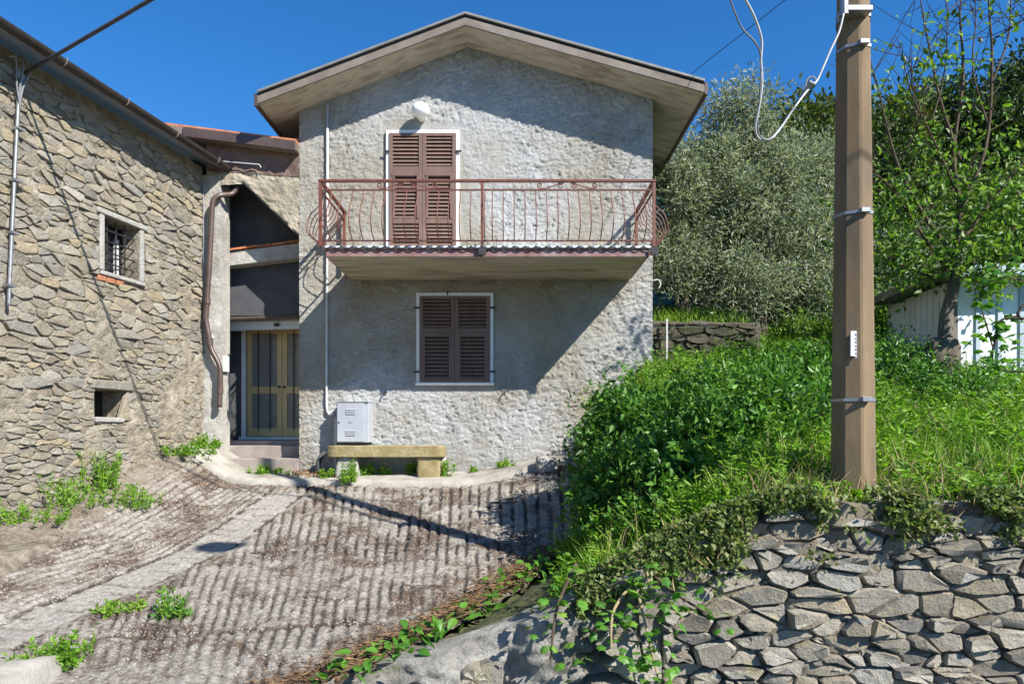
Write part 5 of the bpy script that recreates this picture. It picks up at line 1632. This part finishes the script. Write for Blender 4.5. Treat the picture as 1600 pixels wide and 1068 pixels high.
def build_young_tree():
    """sparse young tree with bright leaves in front of the shed"""
    base = np.array(at(1478, 575, 9.6)); base[2] -= .45
    t = thing('young_tree', 'young bright-leaved tree with bare upper twigs in front of the shed', 'tree', base)
    r = np.random.default_rng(55)
    d = 9.6
    p = [Vector(base), at(1477, 545, d), at(1478, 500, d), at(1486, 465, d), at(1492, 435, d), at(1490, 405, d)]
    MB().tube(spline(p, 4), list(np.linspace(.105, .065, 21)), 10).build('trunk', 'bark', t, smooth=True)
    rough_block('burl', at(1456, 575, d - .1), at(1492, 528, d + .15), 'bark', t, 5, .05, 6, 6, rnd=.8)
    ends = []
    br = [([(1490, 410), (1500, 330), (1490, 240), (1505, 120), (1500, 20), (1508, -40)], .05),
          ([(1500, 250), (1470, 160), (1455, 90), (1440, 10), (1436, -30)], .028),
          ([(1490, 400), (1440, 330), (1400, 250), (1370, 130), (1362, 110)], .035),
          ([(1485, 430), (1430, 350), (1390, 290), (1362, 270)], .03),
          ([(1500, 330), (1540, 230), (1550, 100), (1545, 10), (1542, -30)], .035),
          ([(1550, 130), (1575, 60), (1580, 0), (1586, -40)], .018),
          ([(1500, 380), (1560, 300), (1610, 240), (1660, 180)], .035),
          ([(1490, 430), (1550, 390), (1600, 345), (1650, 330)], .03),
          ([(1495, 300), (1450, 200), (1425, 150), (1408, 75)], .018),
          ([(1455, 190), (1475, 120), (1480, 40), (1478, 0)], .014),
          ([(1400, 260), (1430, 200), (1425, 130), (1420, 90)], .014),
          ([(1545, 200), (1520, 110), (1525, 30), (1520, -20)], .016),
          ([(1555, 60), (1600, 30), (1640, -10)], .014),
          ([(1480, 440), (1420, 420), (1385, 400)], .02),
          ([(1500, 420), (1530, 440), (1580, 420)], .018)]
    for pts, rad in br:
        dz = r.uniform(-.6, .6)
        q = [at(a, b, d + dz * (i / len(pts))) for i, (a, b) in enumerate(pts)]
        q = spline(q, 5)
        MB().tube(q, list(np.linspace(rad, .004, len(q))), 6).build('branch', 'twig', t, smooth=True)
        ends.append(q)
    # side twigs
    mb = MB(); tw = []
    for q in ends:
        for k in range(16):
            i = r.integers(len(q) // 4, len(q)); s = q[i]
            dv = Vector(r.normal(size=3)) * .32 + Vector((0, 0, .28))
            e = s + dv
            mb.tube([s, s + dv * .5 + Vector((0, 0, -.02)), e], [.007, .005, .003], 4)
            tw.append((s, e))
    tag(mb.build('twigs', 'twig', t), kind='stuff')
    P, D = [], []
    for s, e in tw:
        pyy = HY - (e.z - EYE) / e.y * F
        dens = .8 if pyy > 300 else (.22 if pyy > 190 else .04)
        for k in range(int(34 * dens)):
            f = r.uniform(.2, 1.05)
            P.append(np.array(s.lerp(e, f)) + r.normal(size=3) * .10); D.append(r.normal(size=3) + np.array([0, 0, -.35]))
    # denser lower crown
    for c, n in (((1440, 340), 170), ((1530, 350), 240), ((1575, 320), 260), ((1490, 300), 130), ((1400, 310), 110), ((1570, 230), 140), ((1590, 380), 150), ((1450, 385), 170), ((1520, 385), 190), ((1380, 370), 160), ((1450, 260), 110), ((1540, 290), 160), ((1410, 390), 120), ((1520, 90), 70), ((1420, 120), 50), ((1440, 130), 40), ((1510, 150), 40)):
        cp = np.array(at(c[0], c[1], d + r.uniform(-.5, .6)))
        sub = cp + r.normal(size=(14, 3)) * np.array([.36, .42, .32])
        for k in range(int(n * 1.15)):
            P.append(sub[r.integers(14)] + r.normal(size=3) * .12); D.append(r.normal(size=3) + np.array([0, 0, -.35]))
    P, D = np.array(P), np.array(D)
    L = .10 * r.uniform(.6, 1.35, len(P))
    tag(leaves('crown', P, D, L, L * .55, 'tree_bright', t, 56), kind='stuff')


build_young_tree()


# ------------------------------------------------------------------ individual large leaves
def lobed_leaf():
    out = [(0, 0), (.16, -.06), (.42, .10), (.36, .34), (.50, .55), (.24, .66), (0, 1.0), (-.24, .66), (-.50, .55), (-.36, .34), (-.42, .10), (-.16, -.06)]
    V = [(x, y, -.18 * abs(x) - .12 * y * y) for x, y in out] + [(0, .4, .06)]
    n = len(out)
    me = bpy.data.meshes.new('leaf'); me.from_pydata(V, [], [(i, (i + 1) % n, n) for i in range(n)])
    me.materials.append(M['vine']); return me


def ovate_leaf():
    out = [(0, 0), (.22, .12), (.33, .36), (.24, .66), (0, 1.05), (-.24, .66), (-.33, .36), (-.22, .12)]
    V = [(x, y, .12 * abs(x) - .2 * y * y) for x, y in out] + [(0, .4, -.04)]
    n = len(out)
    me = bpy.data.meshes.new('leaf'); me.from_pydata(V, [], [(i, (i + 1) % n, n) for i in range(n)])
    me.materials.append(M['vine']); return me


LEAF_A, LEAF_B = lobed_leaf(), ovate_leaf()


def place_leaf(parent, me, p, size, r):
    o = link('leaf', me, None, parent, loc=p, rot=(r.uniform(-.9, .5), r.uniform(-.5, .5), r.uniform(0, 6.28)), scale=size * r.uniform(.75, 1.3))
    return o


def build_vines():
    r = random.Random(77)
    # vine along the top of the ramp wall
    t = thing('creeper', 'bright green creeper trailing along the edge of the ramp', 'creeper', (-.2, 6.2, 0))
    pts = []
    for k in range(26):
        y = 4.3 + k * .155
        x = float(ramp_edge(y)) + .03 * math.sin(k * 1.7)
        pts.append(Vector((x, y, float(ramp_z(x, y)) + .05 + .02 * math.sin(k))))
    MB().tube(spline(pts, 2), .008, 5).build('stem', 'twig', t)
    for k in range(230):
        f = r.random()
        p = pts[min(25, int(f * 26))] + Vector((r.gauss(.06, .10), r.gauss(0, .09), abs(r.gauss(0.02, .07))))
        place_leaf(t, LEAF_B, p, .095, r)
    # vine hanging over the mortared wall
    t = thing('hanging_creeper', 'creeper with pale roots hanging over the mortared wall under the shrub', 'creeper', (.9, 5.15, .3))
    for (a, b, c) in (((985, 880), (1005, 960), (1030, 1068)), ((1000, 900), (960, 950), (955, 1010)), ((1010, 890), (1060, 930), (1110, 960)), ((990, 885), (1000, 1000), (1012, 1050)), ((900, 880), (870, 950), (860, 1040))):
        q = spline([at(*a, 5.15), at(*b, 4.95), at(*c, 4.85)], 6)
        MB().tube(q, list(np.linspace(.016, .006, len(q))), 6).build('stem', 'straw' if r.random() < .4 else 'twig', t)
        for s in q:
            for j in range(3):
                place_leaf(t, LEAF_A, s + Vector((r.gauss(0, .10), r.gauss(-.04, .04), r.gauss(0, .09))), .075, r)
    # grape vine by the shed
    t = thing('grape_vine', 'grape vine with large leaves on a bent stem against the shed', 'vine', at(1590, 560, 9.0))
    q = spline([at(1680, 500, 8.8), at(1600, 497, 8.8), at(1565, 500, 8.8), at(1556, 530, 8.8), at(1550, 560, 8.8), at(1562, 578, 8.8), at(1600, 580, 8.8)], 6)
    MB().tube(q, .016, 6).build('stem', 'bark_dark', t, smooth=True)
    q2 = spline([at(1600, 475, 8.8), at(1590, 490, 8.8), at(1598, 500, 8.8)], 5)
    MB().tube(q2, .018, 6).build('stem', 'bark_dark', t, smooth=True)
    q3 = spline([at(1540, 425, 9.0), at(1532, 470, 8.9), at(1545, 520, 8.8), at(1552, 545, 8.8)], 6)
    MB().tube(q3, .010, 6).build('stem', 'twig', t)
    q4 = spline([at(1600, 440, 9.0), at(1570, 430, 8.9), at(1555, 415, 8.9)], 6)
    MB().tube(q4, .010, 6).build('stem', 'twig', t)
    for s in q3 * 3 + q4 * 2 + q[6:30]:
        place_leaf(t, LEAF_A, s + Vector((r.gauss(0, .13), r.gauss(-.05, .08), r.gauss(0, .11))), .115, r)


build_vines()


# ------------------------------------------------------------------ shrubs, weeds and grass
def build_shrub(name, label, ells, n_shoot, L, W, mat, seed, base, leaf_per=22, shoot=.42, big=None):
    r = np.random.default_rng(seed)
    t = thing(name, label, 'shrub', base)
    wts = np.array([e[1][0] * e[1][1] * e[1][2] for e in ells]) ** .67; wts /= wts.sum()
    P0 = np.concatenate([ell_points(r, max(3, int(n_shoot * w)), e[0], e[1], .45) for e, w in zip(ells, wts)])
    cen = np.concatenate([np.repeat(np.array([e[0]]), max(3, int(n_shoot * w)), 0) for e, w in zip(ells, wts)])
    out = P0 - cen; out /= np.linalg.norm(out, axis=1, keepdims=True) + 1e-6
    dv = out * .5 + r.normal(size=P0.shape) * .45 + np.array([0, 0, .55])
    dv /= np.linalg.norm(dv, axis=1, keepdims=True)
    ln = shoot * r.uniform(.5, 1.3, len(P0))
    idx = np.repeat(np.arange(len(P0)), leaf_per)
    f = r.uniform(-.4, 1, len(idx))
    P = P0[idx] + dv[idx] * (f * ln[idx])[:, None] + r.normal(size=(len(idx), 3)) * .035
    D = dv[idx] * .55 + r.normal(size=P.shape) * .75
    Lr = L * r.uniform(.55, 1.3, len(P)) * (1.1 - .35 * np.clip(f, 0, 1))
    ok = P[:, 2] > hill_z(P[:, 0], P[:, 1]) - .02
    tag(leaves('foliage', P[ok], D[ok], Lr[ok], Lr[ok] * W / L, mat, t, seed), kind='stuff')
    mb = MB(); rr = random.Random(seed)
    for k in range(26):
        i = rr.randrange(len(P0)); e = Vector(P0[i]); b = Vector(base) + Vector((rr.gauss(0, .25), rr.gauss(0, .25), 0))
        b.z = float(hill_z(b.x, b.y)) - .05
        m = b.lerp(e, .5) + Vector((rr.gauss(0, .1), rr.gauss(0, .1), .1))
        q = spline([b, m, e, e + Vector(dv[i]) * ln[i]], 4)
        mb.tube(q, list(np.linspace(.014, .004, len(q))), 5)
    tag(mb.build('stems', 'twig', t), kind='stuff')
    return t


def hz(x, y): return float(hill_z(x, y))


build_shrub('shrub', 'big dark green shrub overhanging the ramp in front of the house', [((1.45, 8.5, 1.25), (.68, .9, .9)), ((1.15, 7.5, .7), (.46, .6, .62)), ((2.3, 8.4, 1.5), (.8, .9, .75)), ((1.75, 7.1, .95), (.7, .7, .62)), ((2.35, 7.2, 1.3), (.7, .7, .6)), ((1.5, 6.5, .6), (.5, .4, .35))], 2200, .105, .052, 'shrub', 61, (1.5, 8.0, hz(1.5, 8.0)), leaf_per=22, shoot=.32)
build_shrub('shrub', 'leafy green shrub between the big shrub and the pole', [((3.1, 8.6, 1.7), (.95, 1.0, .7)), ((2.75, 7.4, 1.5), (.65, .7, .55)), ((4.2, 9.4, 2.0), (.8, 1.0, .55))], 1500, .105, .048, 'shrub', 62, (3.0, 8.5, hz(3, 8.5)))
build_shrub('shrub', 'low bright shrub in front of the bank wall beside the house corner', [((2.7, 10.8, 2.05), (.9, .8, .5)), ((4.3, 11.2, 2.35), (1.2, .9, .5)), ((1.8, 10.2, 1.6), (.6, .7, .5))], 900, .09, .036, 'weed', 63, (3, 10.8, hz(3, 10.8)))
build_shrub('shrub', 'green bush between the pole and the shed', [((5.2, 9.6, 2.25), (.7, .8, .55)), ((5.9, 10.2, 2.4), (.6, .7, .45)), ((5.6, 8.6, 1.95), (.7, .6, .35))], 700, .08, .034, 'shrub', 64, (5.4, 9.5, hz(5.4, 9.5)))
build_shrub('shrub', 'yellow green bush at the foot of the olive left of the shed', [((7.0, 13.4, 3.6), (.7, .7, .7)), ((6.4, 14.6, 3.5), (.8, .7, .5))], 450, .10, .045, 'tree_bright', 65, (7, 13.5, hz(7, 13.5)))


def scatter(n, x0, x1, y0, y1, seed, cond=None):
    r = np.random.default_rng(seed)
    x = r.uniform(x0, x1, n); y = r.uniform(y0, y1, n)
    k = (y > wall_y(x) + .05) & (x > ramp_edge(y) + .12 + .75 * ss(7.6, 6.4, y))
    if cond is not None: k &= cond(x, y)
    x, y = x[k], y[k]
    return np.stack([x, y, hill_z(x, y) - .01], 1)


def build_ground_cover():
    r = np.random.default_rng(90)
    nearpole = lambda x, y: np.hypot(x - 2.84, y - 5.6) > .22
    P = scatter(70000, -.8, 10, 5.0, 14, 91, nearpole)
    pat = fbm(P[:, 0] * 1.2, P[:, 1] * 1.2, 0, 3, 92)
    edge = ss(.05, .9, P[:, 1] - wall_y(P[:, 0]))
    P = P[r.random(len(P)) < np.clip((pat - .2) * 2.2, .15, 1) * (.25 + .75 * edge)]
    edge = ss(.05, .9, P[:, 1] - wall_y(P[:, 0]))
    H = (.10 + .26 * edge * fbm(P[:, 0] * 1.6, P[:, 1] * 1.6, 0, 2, 93)) * r.uniform(.6, 1.5, len(P))
    o = blades('grass', P, H * 1.15, .012, .55, 'grass', None, 94)
    tag(o, 'fresh green grass covering the bank above the wall', 'grass', kind='stuff')
    # leafy weeds: upright stems with leaves
    P = scatter(8200, .0, 10, 5.3, 13.5, 95, nearpole)
    pat = fbm(P[:, 0] * .9, P[:, 1] * .9, 0, 3, 96)
    P = P[r.random(len(P)) < np.clip((pat - .25) * 2.6, .1, 1)]
    hgt = r.uniform(.12, .50, len(P)) * np.clip(fbm(P[:, 0] * 1.3, P[:, 1] * 1.3, 0, 3, 87) * 2.4 - .35, .3, 1.6) * (.4 + .6 * ss(0, 1.2, P[:, 1] - wall_y(P[:, 0])))
    nl = 24
    idx = np.repeat(np.arange(len(P)), nl)
    f = r.uniform(.1, 1, len(idx))
    lean = r.normal(size=(len(P), 3)) * .16; lean[:, 2] = 1
    Q = P[idx] + lean[idx] * (hgt[idx] * f)[:, None] + r.normal(size=(len(idx), 3)) * .02
    a = r.uniform(0, 2 * math.pi, len(idx))
    D = np.stack([np.cos(a), np.sin(a), r.uniform(-.1, .8, len(idx))], 1)
    L = .095 * r.uniform(.6, 1.35, len(idx)) * (1.15 - .5 * f) * r.uniform(.6, 1.4, len(P))[idx]
    o = leaves('weeds', Q, D, L, L * .30, 'weed', None, 97)
    tag(o, 'bright leafy weeds growing thick over the bank', 'weeds', kind='stuff')
    # dull creeper and dry stems along the top of the stone wall
    n = 60000
    x = r.uniform(.5, 5.5, n); v = np.abs(r.normal(size=n)) * .20 - .10
    y = wall_y(x) + .06 - .05 * (v > 0) - .06 * np.clip(v, 0, .5) + r.normal(size=n) * .04
    z = hill_z(x, wall_y(x) + .12) + .05 - np.clip(v, -.05, .8) + r.normal(size=n) * .02
    pat = fbm(x * 2.2, z * 2.6, 0, 4, 98)
    k = pat + .12 * ss(2.4, 1.0, x) + .10 * (r.random(n) - .5) > .52 + .25 * np.clip(v, 0, 1)
    P = np.stack([x, y, z], 1)[k]
    P[:, 1] -= .10 * r.random(len(P)) ** 2
    D = r.normal(size=P.shape) + np.array([0, -.5, .1])
    L = .045 * r.uniform(.5, 1.5, len(P))
    tag(leaves('wall_creeper', P, D, L, L * .6, 'ivy', None, 99), 'dull small-leaved creeper matted over the top of the stone wall', 'creeper', kind='stuff')
    P2 = P[r.random(len(P)) < .035]
    P2 = P2 + r.normal(size=P2.shape) * .03
    D = r.normal(size=P2.shape) + np.array([0, -.3, -.3])
    L = r.uniform(.05, .18, len(P2))
    tag(leaves('dry_stems', P2, D, L, .005, 'straw', None, 100), 'dry straw stems tangled on the top of the stone wall', 'dry grass', kind='stuff')
    # dry blades around the pole foot
    P = scatter(1100, 1.8, 5.5, 5.2, 6.2, 101, nearpole)
    tag(blades('dry_grass', P, r.uniform(.08, .34, len(P)), .009, .8, 'straw', None, 102), 'dry yellow grass round the foot of the pole', 'dry grass', kind='stuff')
    P = scatter(900, .8, 8, 5.4, 11, 107, nearpole)
    tag(blades('dead_stalks', P, r.uniform(.25, .6, len(P)), .008, .5, 'straw', None, 108), 'dead straw stalks standing among the weeds of the bank', 'dry grass', kind='stuff')
    # bank behind: grass around the olives
    P = scatter(30000, 2.6, 11, 12.5, 19, 103)
    tag(blades('bank_grass', P, r.uniform(.15, .45, len(P)), .02, .6, 'grass', None, 104), 'sunlit grass on the slope under the olive trees', 'grass', kind='stuff')
    # dead brown litter along the right edge of the ramp
    n = 5200
    y = r.uniform(4.3, 8.2, n); x = ramp_edge(y) - np.abs(r.normal(size=n)) * .22
    P = np.stack([x, y, ramp_z(x, y) + .015 + r.random(n) * .02], 1)
    D = np.stack([r.normal(size=n), r.normal(size=n) * .6, r.normal(size=n) * .08], 1)
    tag(leaves('plant_litter', P, D, r.uniform(.03, .12, n), .010, 'pine_litter', None, 105), 'brown dead litter along the right edge of the ramp', 'litter', kind='stuff')
    n = 160
    x = r.uniform(-3.8, -2.9, n); y = r.uniform(11.35, 11.8, n)
    P = np.stack([x, y, ramp_z(x, y) + .11 + r.random(n) * .03], 1)
    tag(leaves('fallen_leaves', P, r.normal(size=(n, 3)) * np.array([1, 1, .3]), .07, .04, 'pine_litter', None, 106), 'dry fallen leaves at the foot of the wall beside the porch', 'leaves', kind='stuff')


build_ground_cover()


def weed_plant(label, px, py, d, w, h, n, seed, mat='weed', L=.075, floor=None):
    r = np.random.default_rng(seed)
    if d < 11: d = on_ramp(px, py)
    c = at(px, py, d)
    base_z = float(ramp_z(c.x, c.y)) + (.08 if d > 11.0 else 0) if floor is None else floor
    t = thing('weed_tuft', label, 'weed', (c.x, c.y, base_z), 'weeds on the ramp and along the walls')
    m = max(5, n // 26)
    sx = r.normal(size=m) * w * .42; sy = r.normal(size=m) * w * .35
    lean = np.stack([sx * .6 / max(h, .1) + r.normal(size=m) * .2, sy * .5 + r.normal(size=m) * .2, np.ones(m)], 1)
    hh = h * r.uniform(.5, 1.1, m) * np.exp(-(sx / w) ** 2)
    mb = MB()
    S0 = np.stack([c.x + sx, c.y + sy, np.full(m, base_z - .01)], 1)
    for k in range(m):
        mb.tube([S0[k], S0[k] + lean[k] * hh[k] * .5, S0[k] + lean[k] * hh[k]], [.005, .004, .002], 4)
    tag(mb.build('stems', 'weed', t), kind='stuff')
    idx = r.integers(0, m, n)
    f = r.uniform(.05, 1.05, n)
    P = S0[idx] + lean[idx] * (hh[idx] * f)[:, None] + r.normal(size=(n, 3)) * .018
    D = r.normal(size=(n, 3)) + np.array([0, -.2, .45])
    Lr = L * r.uniform(.5, 1.3, n)
    tag(leaves('foliage', P, D, Lr, Lr * .42, mat, t, seed), kind='stuff')


TUFTS = [
    ('tall green weed beside the stone wall, left of the porch steps', 160, 765, 9.4, .34, .55, 800, 'weed'),
    ('spreading green weed under the small vent in the stone wall', 108, 790, 8.4, .42, .45, 900, 'weed'),
    ('green weed on the verge right of the spreading one', 205, 792, 9.0, .34, .30, 600, 'weed'),
    ('leafy weed low at the far left edge under the stone wall', 45, 815, 7.8, .40, .28, 600, 'weed'),
    ('flat weed patch on the ramp in front of the porch', 285, 757, 11.1, .36, .16, 600, 'weed'),
    ('weeds growing along the left end of the porch step', 315, 722, 11.75, .34, .24, 700, 'weed'),
    ('weeds growing along the right end of the porch step', 420, 735, 11.75, .34, .14, 450, 'weed'),
    ('dark weed at the corner of the stone wall by the pillar', 245, 718, 11.4, .22, .36, 450, 'shrub'),
    ('pale blue-green weed alone in the middle of the ramp', 268, 962, 5.55, .13, .24, 420, 'vine'),
    ('bushy green weed next to the concrete slab at the bottom left', 98, 1040, 4.72, .20, .22, 800, 'weed'),
    ('feathery weed in front of the left bench support', 546, 752, 11.1, .14, .34, 420, 'weed'),
    ('small weed left of the bench', 510, 745, 11.4, .12, .14, 200, 'weed'),
    ('weed behind the left bench support', 570, 738, 11.6, .14, .24, 280, 'weed'),
    ('small weed under the middle of the bench', 603, 738, 11.7, .14, .14, 200, 'weed'),
    ('weed under the bench next to its right support', 640, 738, 11.7, .15, .2, 260, 'weed'),
    ('weed at the right end of the bench', 696, 738, 11.55, .16, .3, 320, 'weed'),
    ('tiny weed at the wall foot right of the bench', 735, 730, 11.8, .12, .12, 140, 'weed'),
    ('small weed at the wall foot left of the loose stone', 790, 724, 11.8, .16, .14, 180, 'weed'),
    ('flat yellowish weed line crossing the left of the ramp', 195, 950, 5.7, .28, .05, 400, 'grass'),
]
for i, (lab, px, py, d, w, h, n, mt) in enumerate(TUFTS):
    weed_plant(lab, px, py, d, w, h, n, 200 + i, mt, .06 if d > 9 else .05)
